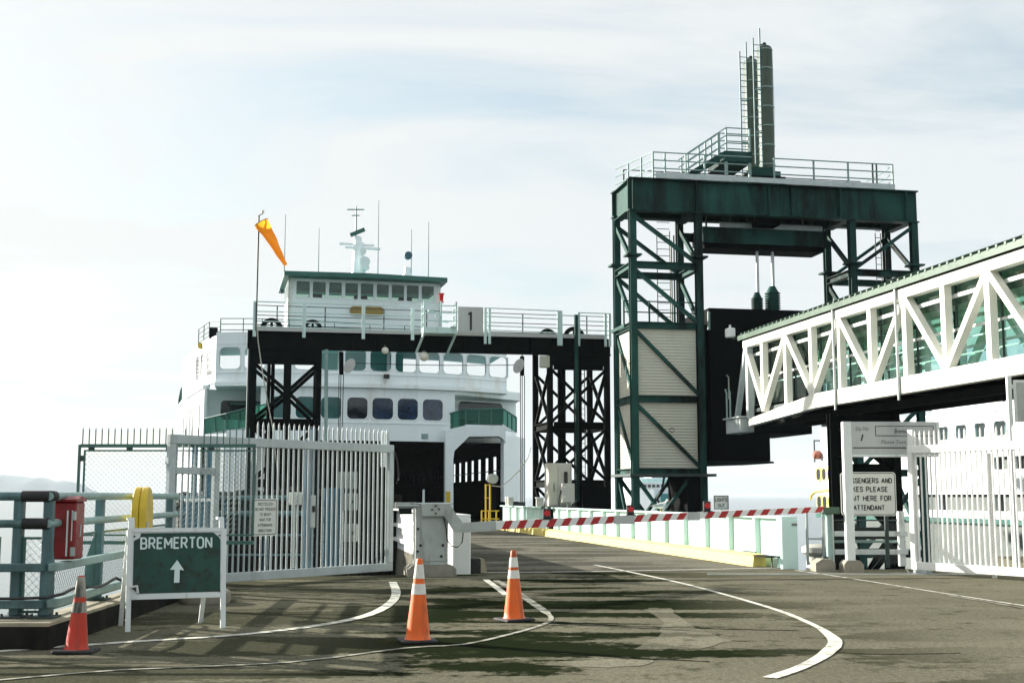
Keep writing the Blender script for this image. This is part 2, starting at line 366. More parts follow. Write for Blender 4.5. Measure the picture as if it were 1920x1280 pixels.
def rep(name, m, src, parent, locs):
    """one mesh shown at many places, each its own object (locs are offsets)"""
    first = None
    for p in locs:
        if first is None: first = src.build(name, m, parent); o = first
        else: o = first.copy(); COL.objects.link(o); o.parent = parent
        o.location = p
    return first
def copy_tree(o, parent=None):
    c = o.copy(); COL.objects.link(c)
    if parent is not None: c.parent = parent
    for ch in [x for x in list(o.children)]: copy_tree(ch, c)
    return c
_fc = bpy.data.curves.new('type', 'FONT'); _fo = bpy.data.objects.new('type', _fc); COL.objects.link(_fo)
def text(m, body, cx, v, cz, width=None, height=.1, bold=0., shear=0., space=1.):
    """flat lettering facing -v, centred at (cx, cz), capital height and overall width given"""
    _fc.body = body; _fc.size = 1; _fc.offset = bold; _fc.shear = shear; _fc.space_character = space; _fc.resolution_u = 3; _fc.align_x = 'LEFT'
    bpy.context.view_layer.update()
    ev = _fo.evaluated_get(bpy.context.evaluated_depsgraph_get()); me = ev.to_mesh()
    if len(me.vertices) == 0: ev.to_mesh_clear(); return m
    xs = [q.co.x for q in me.vertices]; ys = [q.co.y for q in me.vertices]
    x0, x1 = min(xs), max(xs); y0, y1 = 0, .69
    sy = height/.69; sx = (width/(x1-x0)) if width else sy
    vs_ = [(cx + (q.co.x-(x0+x1)/2)*sx, v, cz + (q.co.y-(y0+y1)/2)*sy) for q in me.vertices]
    m.add(vs_, [tuple(p.vertices) for p in me.polygons]); ev.to_mesh_clear(); return m
GL = {'A': (.66, [[(0, 0), (.33, 1), (.66, 0)], [(.13, .32), (.53, .32)]]), 'B': (.58, [[(0, .5), (.4, .5), (.52, .6), (.54, .76), (.46, .94), (.34, 1), (0, 1), (0, 0), (.38, 0), (.52, .07), (.58, .24), (.52, .42), (.42, .47)]]),
 'C': (.6, [[(.6, .72), (.54, .9), (.4, 1), (.2, 1), (.06, .9), (0, .72), (0, .28), (.06, .1), (.2, 0), (.4, 0), (.54, .1), (.6, .28)]]), 'D': (.6, [[(0, 0), (0, 1), (.34, 1), (.52, .9), (.6, .7), (.6, .3), (.52, .1), (.34, 0), (.04, 0)]]),
 'E': (.5, [[(.5, 1), (0, 1), (0, 0), (.5, 0)], [(.05, .52), (.42, .52)]]), 'F': (.5, [[(.5, 1), (0, 1), (0, 0)], [(.05, .5), (.42, .5)]]), 'G': (.62, [[(.6, .74), (.52, .92), (.38, 1), (.2, 1), (.06, .9), (0, .72), (0, .28), (.06, .1), (.2, 0), (.42, 0), (.62, .12), (.62, .46), (.36, .46)]]),
 'H': (.6, [[(0, 0), (0, 1)], [(.6, 0), (.6, 1)], [(.05, .52), (.55, .52)]]), 'I': (.0, [[(0, 0), (0, 1)]]), 'K': (.6, [[(0, 0), (0, 1)], [(.56, 1), (.06, .42)], [(.22, .56), (.6, 0)]]), 'L': (.48, [[(0, 1), (0, 0), (.48, 0)]]),
 'M': (.72, [[(0, 0), (0, 1), (.36, .3), (.72, 1), (.72, 0)]]), 'N': (.6, [[(0, 0), (0, 1), (.6, 0), (.6, 1)]]), 'O': (.62, [[(.31, 1), (.2, 1), (.06, .9), (0, .72), (0, .28), (.06, .1), (.2, 0), (.42, 0), (.56, .1), (.62, .28), (.62, .72), (.56, .9), (.42, 1), (.31, 1)]]),
 'P': (.56, [[(0, 0), (0, 1), (.36, 1), (.5, .92), (.56, .74), (.5, .54), (.36, .46), (.05, .46)]]), 'R': (.58, [[(0, 0), (0, 1), (.36, 1), (.5, .92), (.55, .75), (.5, .56), (.36, .48), (.05, .48)], [(.3, .44), (.58, 0)]]),
 'S': (.56, [[(.54, .76), (.48, .93), (.34, 1), (.2, 1), (.06, .92), (.02, .76), (.08, .6), (.46, .42), (.56, .26), (.5, .08), (.36, 0), (.2, 0), (.06, .08), (0, .24)]]), 'T': (.58, [[(0, 1), (.58, 1)], [(.29, 0), (.29, .94)]]),
 'U': (.6, [[(0, 1), (0, .28), (.06, .1), (.2, 0), (.4, 0), (.54, .1), (.6, .28), (.6, 1)]]), 'W': (.84, [[(0, 1), (.2, 0), (.42, .8), (.64, 0), (.84, 1)]]), 'Y': (.62, [[(0, 1), (.31, .46), (.62, 1)], [(.31, 0), (.31, .40)]]), '!': (0, [[(0, .3), (0, 1)], [(0, 0), (0, .1)]]), ' ': (.3, [])}
def strokes(m, body, cx, v, cz, width, height, t=None):
    """sign-painter's capitals drawn as mitred strokes, facing -v, fitted to width and height"""
    t = t or height*.18; gap = .27; adv = sum(GL[c][0] for c in body)+gap*(len(body)-1); kx = (width-t)/adv; kz = height-t; x = cx-(width-t)/2
    for c in body:
        w, pl = GL[c]
        qs = []
        for p in pl:
            cur = [p[0]]
            for i in range(1, len(p)):
                cur.append(p[i])
                if i < len(p)-1:
                    d1, d2 = Vector((p[i][0]-p[i-1][0], p[i][1]-p[i-1][1])).normalized(), Vector((p[i+1][0]-p[i][0], p[i+1][1]-p[i][1])).normalized()
                    if d1.dot(d2) < -.15: qs.append(cur); cur = [p[i]]
            qs.append(cur)
        for qi, p in enumerate(qs):
            vq = v-.0007*qi
            P = [Vector((x+a*kx, cz-kz/2+b*kz)) for a, b in p]; K = len(P); L_, R_ = [], []; closed = (P[0]-P[-1]).length < 1e-6
            for i in range(K):
                a = P[i]-P[i-1] if i else (P[-1]-P[-2] if closed else P[1]-P[0]); b = P[i+1]-P[i] if i < K-1 else (P[1]-P[0] if closed else a)
                a, b = a.normalized(), b.normalized(); na, nb = Vector((-a.y, a.x)), Vector((-b.y, b.x)); n = (na+nb); n = n/max(.5, n.dot(na)) if n.length > .1 else na
                e = Vector((0, 0))
                L_.append(P[i]+n*t/2+e); R_.append(P[i]-n*t/2+e)
            m.add([(q.x, vq, q.y) for q in L_+R_], [(i, i+K, i+K+1, i+1) for i in range(K-1)])
        x += (w+gap)*kx
    return m
def chain(m, u0, u1, z0, z1, pitch, r, v, axis='u'):
    """chain-link wires as crossing diagonals in an upright rectangle (v may be a function of u)"""
    H = z1-z0; Lg = u1-u0
    def P(a, z): return (a, v, z) if axis == 'u' else (v, a, z)
    for sgn in (1, -1):
        k = -H
        while k < Lg:
            a0, a1 = k, k+H; t0, t1 = max(0, (0-a0)/H), min(1, (Lg-a0)/H)
            if t1 > t0+.01:
                za, zb = (t0, t1) if sgn == 1 else (1-t0, 1-t1)
                m.tube([P(u0+a0+t0*H, z0+H*za), P(u0+a0+t1*H, z0+H*zb)], r, 3, False)
            k += pitch
    return m
def rrect(x0, x1, z0, z1, r, n=4):
    pts = []
    for cx, cz, a0 in ((x1-r, z1-r, 0), (x0+r, z1-r, 90), (x0+r, z0+r, 180), (x1-r, z0+r, 270)):
        for i in range(n+1): a = R(a0+90*i/n); pts.append((cx+math.cos(a)*r, cz+math.sin(a)*r))
    return pts
# ================================================================== SETTING
def st(o): o['kind'] = 'structure'; return o
# sea: one sheet out to the horizon, finer near the dock
m = M(); q = [-30000, -6000, -1500, -400, 0, 400, 1500, 6000, 30000]
for a in q:
    for b in q: m.v.append((a, b, -5.2))
m.f += [(i*9+j, (i+1)*9+j, (i+1)*9+j+1, i*9+j+1) for i in range(8) for j in range(8)]
st(m.build('sea', 'water'))
# far shore ridge behind the left railing, a low shore to its right
def ridge(name, x0, x1, y, hts, depth):
    m = M(); K = len(hts); rows = 7
    for r in range(rows):
        t = r/(rows-1); sh = math.sin(math.pi*min(1, t*1.0))**.7 if 0 < t < 1 else 0
        for i, h in enumerate(hts):
            m.v.append((x0+(x1-x0)*i/(K-1), y+depth*t, -5.4 + max(0, h)*sh*(1+.12*rnd.uniform(-1, 1))))
    m.f += [(r*K+i, r*K+i+1, (r+1)*K+i+1, (r+1)*K+i) for r in range(rows-1) for i in range(K-1)]
    return st(m.build(name, 'hill', smooth=True))
hx = lambda px, y: (px-960)/2358*y
ht = lambda py, y: (930-py)*y/2340
prof = [(-700, 40), (-560, 52), (-420, 46), (-300, 50), (-200, 44), (-120, 40), (-40, 38), (0, 37), (20, 37), (40, 36), (50, 33), (62, 26), (70, 27), (85, 29), (98, 27), (108, 18), (120, 9), (150, 6), (200, 5), (280, 3), (330, 1)]
Yh = 8200.; hs = []
xs_ = [-700+i*1030/60 for i in range(61)]
for x in xs_:
    for (a, ha), (b, hb) in zip(prof, prof[1:]):
        if a <= x <= b: hs.append((ha+(hb-ha)*(x-a)/(b-a))*Yh/2340*(1+.05*math.sin(x*.9))+5); break
ridge('hill', hx(-700, Yh), hx(330, Yh), Yh, hs, 900)

# dock deck (asphalt) on its slab
m = M(); m.prism([(-60, -45), (70, -45), (70, 36), (13, 34), (12, 28.72), (-5.75, 25.3), (-5.4, 13.95), (-60, 13.95)][::-1], -1.1, 0, 'z')
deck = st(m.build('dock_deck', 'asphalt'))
def mark(pts, w, mt, z, name='painted_line', jit=.06, sub=3):
    g = [W.pz(x, y)[:2] for x, y in pts]; out = []
    for i in range(len(g)-1):      # smooth the polyline (Catmull-Rom)
        p0, p1, p2, p3 = g[max(0, i-1)], g[i], g[i+1], g[min(len(g)-1, i+2)]
        for k in range(sub):
            t = k/sub
            out.append(tuple(.5*(2*p1[c]+(p2[c]-p0[c])*t+(2*p0[c]-5*p1[c]+4*p2[c]-p3[c])*t*t+(3*p1[c]-p0[c]-3*p2[c]+p3[c])*t**3) for c in (0, 1)))
    out.append(g[-1])
    return M().strip(out, w, z, jit).build(name, mt, deck)
mark([(-200, 1236), (0, 1221), (250, 1203), (450, 1190), (600, 1172), (690, 1153), (733, 1130), (743, 1110), (736, 1091)], .15, 'line_white', .008)
mark([(-150, 1288), (0, 1275), (230, 1256), (540, 1242), (760, 1215), (870, 1208), (960, 1188), (1015, 1172), (1034, 1160), (1022, 1147), (990, 1124), (960, 1104), (930, 1088)], [.07]*27+[.13]*10, 'line_worn', .008)
mark([(911, 1087), (930, 1101), (949, 1116)], .12, 'line_white', .012)
mark([(1115, 1059), (1180, 1072), (1290, 1096), (1440, 1138), (1520, 1169), (1555, 1190), (1566, 1206), (1545, 1228), (1500, 1252), (1443, 1271)], [.09]*14+[.11, .13, .15, .16, .16, .16, .16, .15, .15, .14, .14, .14, .14, .14], 'line_white', .008)
mark([(1490, 1069), (1600, 1085), (1800, 1117), (1990, 1146)], .06, 'line_white', .008)
mark([(1780, 1117), (1870, 1132), (1990, 1153)], .05, 'line_worn', .012)
mark([(885, 1074), (1000, 1073), (1200, 1070), (1400, 1066), (1470, 1064.5)], .10, 'line_white', .012)
for pts, w in (([(820, 1203), (905, 1213), (1020, 1222), (1180, 1233), (1330, 1240)], .05), ([(1040, 1165), (1180, 1173), (1330, 1178), (1500, 1182)], .05),
               ([(900, 1108), (1050, 1111), (1250, 1110), (1440, 1113)], .05), ([(420, 1112), (560, 1122), (760, 1124), (960, 1122)], .04),
               ([(430, 1150), (620, 1152), (800, 1158)], .035), ([(1500, 1218), (1640, 1226), (1800, 1224)], .035)):
    mark(pts, w, 'tar', .004, 'tar_seam', .55, 6)
def patch(pts, mt='patch', z=.004, name='asphalt_patch', n=4):
    g = [W.pz(x, y)[:2] for x, y in pts]; out = []
    for i, a in enumerate(g):
        b = g[(i+1) % len(g)]
        for k in range(n): t = k/n; out.append((a[0]+(b[0]-a[0])*t+rnd.uniform(-.03, .03), a[1]+(b[1]-a[1])*t+rnd.uniform(-.05, .05)))
    return M().sheet(out[::-1], z).build(name, mt, deck)
patch([(1207, 1142), (1222, 1139), (1256, 1140), (1275, 1158), (1310, 1180), (1370, 1202), (1320, 1216), (1190, 1217), (1240, 1187), (1246, 1165), (1225, 1152)])
patch([(1050, 1240), (1120, 1234), (1230, 1238), (1190, 1250), (1080, 1251)])

# kerb along the dock edge: faces coloured dark for shade, top tan for sun
k = M(); k.prism([(-40, 13.38), (-4.86, 13.38), (-5.2, 21.3), (-5.62, 21.3), (-5.32, 14.02), (-40, 14.02)], 0, .24, 'z')
kerb = st(k.build('kerb', 'timber_dark'))
k = M(); k.prism([(-40, 13.40), (-4.88, 13.40), (-5.22, 21.28), (-5.6, 21.28), (-5.30, 14.0), (-40, 14.0)], .24, .275, 'z'); k.build('kerb_lit_top', 'kerb_top', kerb)

# ================================================================== LEFT RAILING
RL = Fr(math.atan2(7.07, -.5)); RV = 5.12*math.sin(RL.a)+13.93*math.cos(RL.a); RU0 = RL.loc((-5.12, 13.93, 0))[0]
def railing(name, label, fr, u0, u1, v, posts, pads, panels):
    t = thing(name, label, 'railing', fr, (u0, v, .275), 'railings along the dock edge')
    for z, r, bx in ((1.6, .048, 0), (1.30, .045, 0), (.825, .045, 1), (.43, .045, 1)):
        m = M()
        if bx: m.box(u0-.03, u1, v-.12, v-.02, z-r, z+r, .012)
        else: m.tube([(u0-.03, v, z), ((u0+u1)/2, v, z), (u1, v, z)], r, 12)
        m.build('rail', 'rail_teal' if fr is RL else 'rail_pale', t, not bx)  # side run coloured lighter for its sunlit tops, front run darker for shade
    for u in posts:
        pm = M().box(u-.052, u+.052, v+.0, v+.11, .30, 1.56, .01)
        pm.prism([(v+.11, .30), (v+.22, .30), (v+.2, .8), (v+.11, 1.1)], u-.04, u+.04, 'x')
        p = pm.build('post', 'rail_pale', t)
        M().box(u-.14, u+.14, v-.10, v+.2, .277, .30, .006).build('base_plate', 'galv_dark', p)
        b = M()
        for a, c in ((-.1, -.05), (.1, -.05), (-.1, .15), (.1, .15)): b.lathe([(.016, .30), (.016, .33)], (u+a, v+c, 0), 6)
        b.build('bolts', 'galv_dark', p)
    for ua, ub, z in pads:
        M().tube([(ua, v, z), (ub, v, z)], .062, 12).build('black_pad', 'rubber', t, True)
    for a, b in panels:
        f = M()
        for z in (.34, 1.14): f.box(a, b, v+.05, v+.075, z-.014, z+.014)
        for u in (a, b): f.box(u-.016, u+.016, v+.048, v+.077, .326, 1.154)
        fo = f.build('mesh_frame', 'wire_green', t)
        c = chain(M(), a, b, .34, 1.14, .085, .0024, v+.0625).build('chain_link', 'wire_green', fo, kind='stuff')
    return t
railing('railing', 'short weathered teal railing with mesh panels facing the camera, left of the red box', W, -9.6, -5.12, 13.93, [-9.1, -7.3, -5.47, -5.14], [(-5.42, -5.12, 1.6), (-5.40, -5.12, 1.30)], [(-7.22, -5.68), (-5.40, -5.19), (-9.0, -7.4)])
L_ = 7.2
railing('railing', 'long weathered railing running away from the red box to the grey gate', RL, RU0, RU0+L_, RV, [RU0+2.42, RU0+4.7, RU0+6.9], [(RU0, RU0+.16, 1.6)], [(RU0+.2, RU0+2.3), (RU0+2.5, RU0+4.6), (RU0+4.8, RU0+6.8)])
# black cable lying along the foot of the railing
m = M(); pts = [(-9.6, 13.78, .52)]
for i in range(24):
    t = i/23; pts.append((-9+3.95*t, 13.76, .52-.02*math.sin(t*9)))
for i in range(16):
    t = i/15; P = RL.wor((RU0+.1+2.4*t, RV-.16, .53+.03*math.sin(t*7))); pts.append(P)
for a, z in ((2.65, .50), (2.75, .42), (2.8, .34), (2.95, .295)): pts.append(RL.wor((RU0+a, RV-.22, z)))
m.tube(pts, .018, 6); tag(m.build('cable', 'cable', smooth=True), 'black cable clipped along the lower rail of the dock railing', 'cable')

# red locker on the corner post
t = thing('safety_locker', 'worn red steel locker hung on the corner of the dock railing', 'locker', W, (-5.08, 14.5, .88))
M().box(-5.22, -4.95, 14.30, 14.60, .89, 1.54, .02).build('body', 'red_paint', t)
m = M().prism([(14.28, 1.54), (14.62, 1.54), (14.62, 1.575), (14.46, 1.60), (14.28, 1.565)], -5.23, -4.94, 'x'); m.build('lid', 'red_paint', t)
m = M().box(-5.045, -5.03, 14.28, 14.299, .93, 1.44); m.box(-4.99, -4.983, 14.28, 14.299, 1.1, 1.44); m.build('edge_strip', 'frame_white', t)
for z in (1.38, .98): M().box(-4.99, -4.942, 14.27, 14.299, z-.05, z+.05, .004).build('hinge', 'galv', t)
M().tube([(-4.945, 14.4, 1.15), (-4.925, 14.4, 1.15), (-4.925, 14.4, 1.28), (-4.945, 14.4, 1.28)], .008, 6).build('handle', 'galv', t)

# yellow life-ring case on the side rail
LF = Fr(R(8)); lq = LF.loc(W.p(268, 930, 17.6)); lu, lv = lq[0], lq[1]
t = thing('life_ring_case', 'yellow round-topped life ring case hanging edge-on on the dock railing', 'life ring case', LF, (lu, lv, .9))
for a, b, nm in ((lu-.10, lu-.0015, 'back_shell'), (lu+.0015, lu+.10, 'front_shell')):
    pr = [(lv+math.cos(R(x))*.36, 1.37+math.sin(R(x))*.36) for x in range(0, 181, 15)] + [(lv-.35, .98), (lv+.35, .98)]
    o = M().prism(pr, a, b, 'x').build(nm, 'yellow', t, True)
    bm_ = o.modifiers.new('edge', 'BEVEL'); bm_.width = .02; bm_.segments = 3; bm_.limit_method = 'ANGLE'
M().box(lu+.10, lu+.12, lv-.3, lv-.18, 1.15, 1.25, .004).build('latch', 'galv', t)

# ================================================================== GREEN WING FENCE
t = thing('security_fence', 'dark green spiked mesh fence standing out over the water beside the grey gate', 'fence', W, (-6.1, 22, -.5))
V = 22.; X0, X1 = -7.58, -4.5
m = M().box(X0-.035, X0+.0, V-.03, V+.03, .72, 2.5); m.build('post', 'wire_green', t)
for z in (2.48, .80): M().box(X0, X1, V-.03, V+.03, z-.03, z+.03).build('rail', 'wire_green', t)
f = M()
for z in (2.395, .93): f.box(X0+.06, X1, V-.015, V+.015, z-.014, z+.014)
for u in (X0+.075, X1-.02): f.box(u-.015, u+.015, V-.014, V+.014, .93, 2.395)
fo = f.build('mesh_frame', 'wire_green', t)
chain(M(), X0+.07, X1, .93, 2.39, .09, .0027, V).build('chain_link', 'wire_green', fo, kind='stuff')
rep('clip', 'galv_dark', M().box(-.05, .05, V-.02, V+.02, 2.41, 2.45), t, [(x, 0, 0) for x in (X0+.19, X0+.86, X0+1.55, X0+2.3)])
rep('clip', 'galv_dark', M().box(X0, X0+.06, V-.02, V+.02, -.05, .05), t, [(0, 0, z) for z in (2.26, 1.1)])
sp = M().beam((0, V, 2.51), (0, V, 2.76), .016, .016); sp.beam((0, V, 2.76), (0, V, 2.80), .016, .016, ends=(.003, .003))
rep('spike', 'wire_green', sp, t, [(X0+.03+i*.1125, 0, 0) for i in range(27)])
m = M()
for u in (X0+2.3, X0+1.2): m.beam((u, V+.05, -1), (u, V+.05, .8), .08, .08)
m.beam((X0+1.2, V+.05, .0), (-5.2, V+.05, -.3), .08, .08); m.build('bracket', 'galv_dark', t)

# ================================================================== GATES
def gate(name, label, A, B, mt, spikes, mids, short_bay, group='sliding gates of the slip'):
    fr = Fr(math.atan2(B[1]-A[1], B[0]-A[0])); a = fr.loc((*A, 0)); b = fr.loc((*B, 0)); u0, u1, v = a[0], b[0], a[1]
    t = thing(name, label, 'gate', fr, ((u0+u1)/2, v, 0), group)
    for z0, z1 in ((2.50, 2.66), (.08, .24)): M().box(u0, u1, v-.05, v+.05, z0, z1, .008).build('rail', mt, t)
    for u in [u0, u1-.13]: M().box(u, u+.13, v-.052, v+.052, .242, 2.498, .008).build('post', mt, t)
    for u in mids: M().box(u0+u-.06, u0+u+.06, v-.048, v+.048, .242, 2.498, .008).build('post', mt, t)
    if short_bay: M().box(u0+.132, u0+mids[0]-.062, v-.045, v+.045, 1.98, 2.10, .006).build('cross_rail', mt, t)
    n = int((u1-u0-.2)/.131); pu = [u0+.19+i*.131 for i in range(n)]
    full = M().tube([(0, v+.01, .242), (0, v+.01, 2.90)], .019, 8); full.tube([(0, v+.01, 2.90), (0, v+.01, 2.97)], .019, 8, True, .004)
    shrt = M().tube([(0, v+.01, .242), (0, v+.01, 2.498)], .019, 8)
    ok = lambda u: all(abs(u-u0-x) > .085 for x in mids) and u < u1-.15
    rep('picket', mt, full, t, [(u, 0, 0) for u in pu if spikes(u-u0)])
    rep('picket', mt, shrt, t, [(u, 0, 0) for u in pu if not spikes(u-u0) and ok(u)])
    c0 = u0+(mids[0]+.06 if mids else .13)
    chain(M(), c0, u1-.13, .25, 2.49, .075, .0016, v+.046).build('chain_link', 'galv_dark', t, kind='stuff')
    return t, fr, u0, u1, v
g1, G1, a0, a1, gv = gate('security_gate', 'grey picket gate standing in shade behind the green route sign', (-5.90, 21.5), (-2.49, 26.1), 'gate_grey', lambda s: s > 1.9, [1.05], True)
m = M().box(a0+3.5, a0+3.58, gv+.09, gv+.17, .25, 2.9); m.box(a0+3.36, a0+3.44, gv+.09, gv+.17, .25, 2.62); m.build('drop_post', 'blue_steel', g1)
m = M().box(a0+3.33, a0+3.46, gv-.08, gv-.052, 1.0, 1.62, .01); lk = m.build('latch_plate', 'galv', g1)
m = M().box(a0+3.37, a0+3.42, gv-.11, gv-.082, 1.3, 1.42, .006); m.build('lock', 'ink', lk)
M().box(a1-.16, a1-.02, gv+.06, gv+.2, 2.2, 2.95, .01).build('end_plate', 'gate_grey', g1)
M().tube([(a1-.02, gv-.07, 2.52), (a1+.03, gv-.09, 2.38), (a1+.10, gv-.08, 2.12), (a1+.13, gv-.06, 1.95), (a1+.05, gv-.07, 1.86)], .016, 6).build('chain', 'cable', g1, True)
for z in (.5, 1.3, 2.2): M().box(a0-.03, a0-.001, gv-.04, gv+.04, z-.06, z+.06).build('hinge', 'galv', g1)
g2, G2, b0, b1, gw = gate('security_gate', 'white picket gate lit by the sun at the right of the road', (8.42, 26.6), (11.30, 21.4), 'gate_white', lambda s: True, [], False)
M().box(b0-.0, b0+.14, gw-.02, gw+.04, 2.662, 3.0, .006).build('post_head', 'gate_white', g2)
M().box(b0+2.75, b0+3.15, gw-.02, gw+.04, 2.662, 3.02, .006).build('post_head', 'gate_white', g2)
w_ = M().tube([(b0-.02, gw-.16, .07), (b0+.04, gw-.16, .01), (b0+.3, gw-.16, .01), (b0+.3, gw+.1, .01)], .012, 6); w_.box(b0+.05, b0+.42, gw-.06, gw+.1, .0, .07, .01); w_.build('floor_guide', 'galv', g2)
M().box(b0+3.3, b0+3.42, gw+.08, gw+.2, .0, 2.5, .008).build('drop_post', 'gate_white', g2)
M().box(b0+1.95, b0+2.03, gw+.08, gw+.16, .0, 2.45, .008).build('drop_post', 'gate_white', g2)

def board(name, label, cat, fr, c, w, h, mt, rows, ink='ink', border=True, th=.012, r=.03, group=None, parent_posts=None, frame_mat=None):
    """flat sign facing -v: plate, thin border, one lettering mesh per row"""
    t = thing(name, label, cat, fr, (c[0], c[1], c[2]-h/2), group)
    M().prism(rrect(c[0]-w/2, c[0]+w/2, c[2]-h/2, c[2]+h/2, r), c[1], c[1]+th, 'y').build('plate', mt, t)
    if border:
        e = M(); A = rrect(c[0]-w/2+.02, c[0]+w/2-.02, c[2]-h/2+.02, c[2]+h/2-.02, r); B = rrect(c[0]-w/2+.035, c[0]+w/2-.035, c[2]-h/2+.035, c[2]+h/2-.035, r*.8)
        n = len(A); e.add([(x, c[1]-.003, z) for x, z in A+B], [(i, (i+1) % n, (i+1) % n+n, i+n) for i in range(n)]); e.build('border', ink, t)
    for body, dx, dz_, ww, hh in rows:
        strokes(M(), body, c[0]+dx, c[1]-.003, c[2]+dz_, ww, hh).build('lettering', ink, t)
    return t
u, _, z = G1.p(499, 969, gv-.09)
t = board('notice_sign', 'small white bicycle notice fixed to the pickets of the grey gate', 'sign', G1, (u, gv-.065, z), .60, .68, 'sign_white',
    [('BICYCLES!', 0, .24, .36, .058), ('DO NOT PROCEED', 0, .145, .50, .055), ('TO BOAT!', 0, .05, .28, .055), ('WAIT FOR', 0, -.045, .28, .055), ('ATTENDANTS', 0, -.145, .36, .055), ('DIRECTION!', 0, -.245, .32, .055)], 'letter_grey')
u, _, z = G1.p(556, 934, gv+.1)
t = board('notice_plate', 'small blank white plate seen through the pickets of the grey gate', 'sign', G1, (u, gv+.12, z), .34, .24, 'sign_white', [], 'letter_grey', False)
M().box(u-.02, u+.02, gv+.135, gv+.16, .25, z+.1).build('stake', 'galv', t)
# grey boxes on a stand behind the gate
P = W.p(655, 940, 27.0)
t = thing('control_stand', 'two grey boxes on a stand seen through the pickets of the grey gate', 'control box', W, (P[0], 27., 0))
M().box(P[0]-.05, P[0]+.05, 27.05, 27.15, 0, 2.0).build('post', 'galv_dark', t)
for px, py, w, h in ((655, 940, .34, .36), (657, 998, .30, .38), (652, 900, .40, .36)):
    Q = W.p(px, py, 27.); b_ = M().box(Q[0]-w/2, Q[0]+w/2, 26.85, 27.05, Q[2]-h/2, Q[2]+h/2, .012).build('box', 'box_grey', t); M().box(Q[0]+w*.2, Q[0]+w*.3, 26.83, 26.85, Q[2]-.03, Q[2]+.03).build('knob', 'ink', b_)
P = W.p(625, 960, 27.5)
t = thing('utility_cabinet', 'blue grey cabinet standing behind the lock of the grey gate', 'cabinet', W, (P[0], 27.5, 0))
M().box(P[0]-.2, P[0]+.2, 27.4, 27.7, .1, 1.78, .015).build('body', 'blue_steel', t); M().box(P[0]-.15, P[0]+.15, 27.385, 27.4, .25, 1.68, .006).build('door', 'blue_steel', t); M().box(P[0]-.2, P[0]+.2, 27.4, 27.7, 0, .1).build('foot', 'concrete', t)
for px0, px1, pyt, lab in ((360, 372, 834, 'blue steel pole standing behind the left bay of the grey gate, left one'), (384, 402, 836, 'blue steel pole standing behind the left bay of the grey gate, right one')):
    A = W.p(px0, pyt, 23.6); B = W.p(px1, pyt, 23.6); pm = A[0]/2+B[0]/2; hw = (B[0]-A[0])/2
    t = thing('steel_pole', lab, 'pole', W, (pm, 23.6, 0), 'blue poles behind the grey gate')
    M().lathe([(hw, .06), (hw, A[2])], (pm, 23.6, 0), 12).build('shaft', 'blue_steel', t, True); M().lathe([(hw*1.9, 0), (hw*1.9, .06)], (pm, 23.6, 0), 12).build('flange', 'galv_dark', t)
    M().lathe([(hw*1.1, A[2]), (hw*.5, A[2]+.06)], (pm, 23.6, 0), 12).build('cap', 'galv_dark', t)
A = W.p(364, 1000, 23.2)
t = thing('valve_cabinet', 'low blue cabinet behind the left bay of the grey gate', 'cabinet', W, (A[0]+.05, 23.2, 0))
M().box(A[0]-.14, A[0]+.2, 23.1, 23.4, 0, 1.5, .012).build('body', 'blue_steel', t); M().box(A[0]-.17, A[0]+.23, 23.06, 23.44, 1.5, 1.56, .012).build('lid', 'frame_white', t)

# ================================================================== A-FRAME ROUTE SIGN
p1, p2 = W.pz(240, 1184), W.pz(417, 1177); AF = Fr(math.atan2(p2[1]-p1[1], p2[0]-p1[0])); q1, q2 = AF.loc(p1), AF.loc(p2)
u0, u1, v0 = q1[0]-.035, q2[0]+.035, q1[1]; TL = math.tan(R(7))
t = thing('route_sign', 'green folding route sign in a chipped white frame standing on the asphalt', 'sign', AF, ((u0+u1)/2, v0, 0))
def af(u, z, d=0.): return (u, v0+z*TL+d, z)
for u in (u0+.03, u1-.03): M().beam(af(u, .0), af(u, 1.20), .06, .045, (0, 1, 0)).build('leg', 'frame_white', t)
for u, zt in ((u0+.02, 1.18), (u1-.18, 1.1)): M().beam((u, v0+.78, 0), (u, v0+.20, zt), .055, .035, (0, 1, 0)).build('leg', 'frame_white', t)
for z, h in ((1.19, .05), (.40, .06)): M().beam(af(u0+.062, z), af(u1-.062, z), .05, h, (0, TL, 1)).build('crossbar', 'frame_white', t)
for u, w in ((u0+.045, .07), (u1-.055, .06)):
    m = M(); m.beam(af(u, 1.20, -.01), af(u, 1.34, .02), w, .03, (0, 1, 0)); m.beam(af(u-.03, 1.33, .02), af(u-.03, 1.33, .16), .03, .03); m.build('hinge_bracket', 'frame_white', t)
pan = M().prism([(u0+.062, .43), (u1-.062, .43), (u1-.062, 1.165), (u0+.062, 1.165)], 0, .012, 'y'); pan.v = [(x, v0+z*TL-.012+y, z) for x, y, z in pan.v]; pan.build('backing', 'frame_white', t)
a_, b_ = u0+.075, u1-.07; cz = .085
fld = M().prism([(a_+cz, 1.155), (a_+cz*.8, 1.10), (a_, 1.065), (a_, .50), (a_+cz*.7, .44), (b_, .44), (b_, 1.065), (b_-.02, 1.10), (b_-cz, 1.155)], 0, .006, 'y'); fld.v = [(x, v0+z*TL-.018+y, z) for x, y, z in fld.v]; fld.build('panel', 'sign_green', t)
uu = (u0+u1)/2
m = strokes(M(), 'BREMERTON', uu-.01, 0, 1.035, .86, .145, .021); m.v = [(x, v0+z*TL-.022, z) for x, y, z in m.v]; m.build('lettering', 'letter_teal', t)
ar = [(uu-.035, .56), (uu-.03, .715), (uu-.085, .715), (uu, .83), (uu+.085, .705), (uu+.032, .712), (uu+.03, .56)]
m = M().prism(ar, 0, .003, 'y'); m.v = [(x, v0+z*TL-.022+y, z) for x, y, z in m.v]; m.build('arrow', 'letter_teal', t)
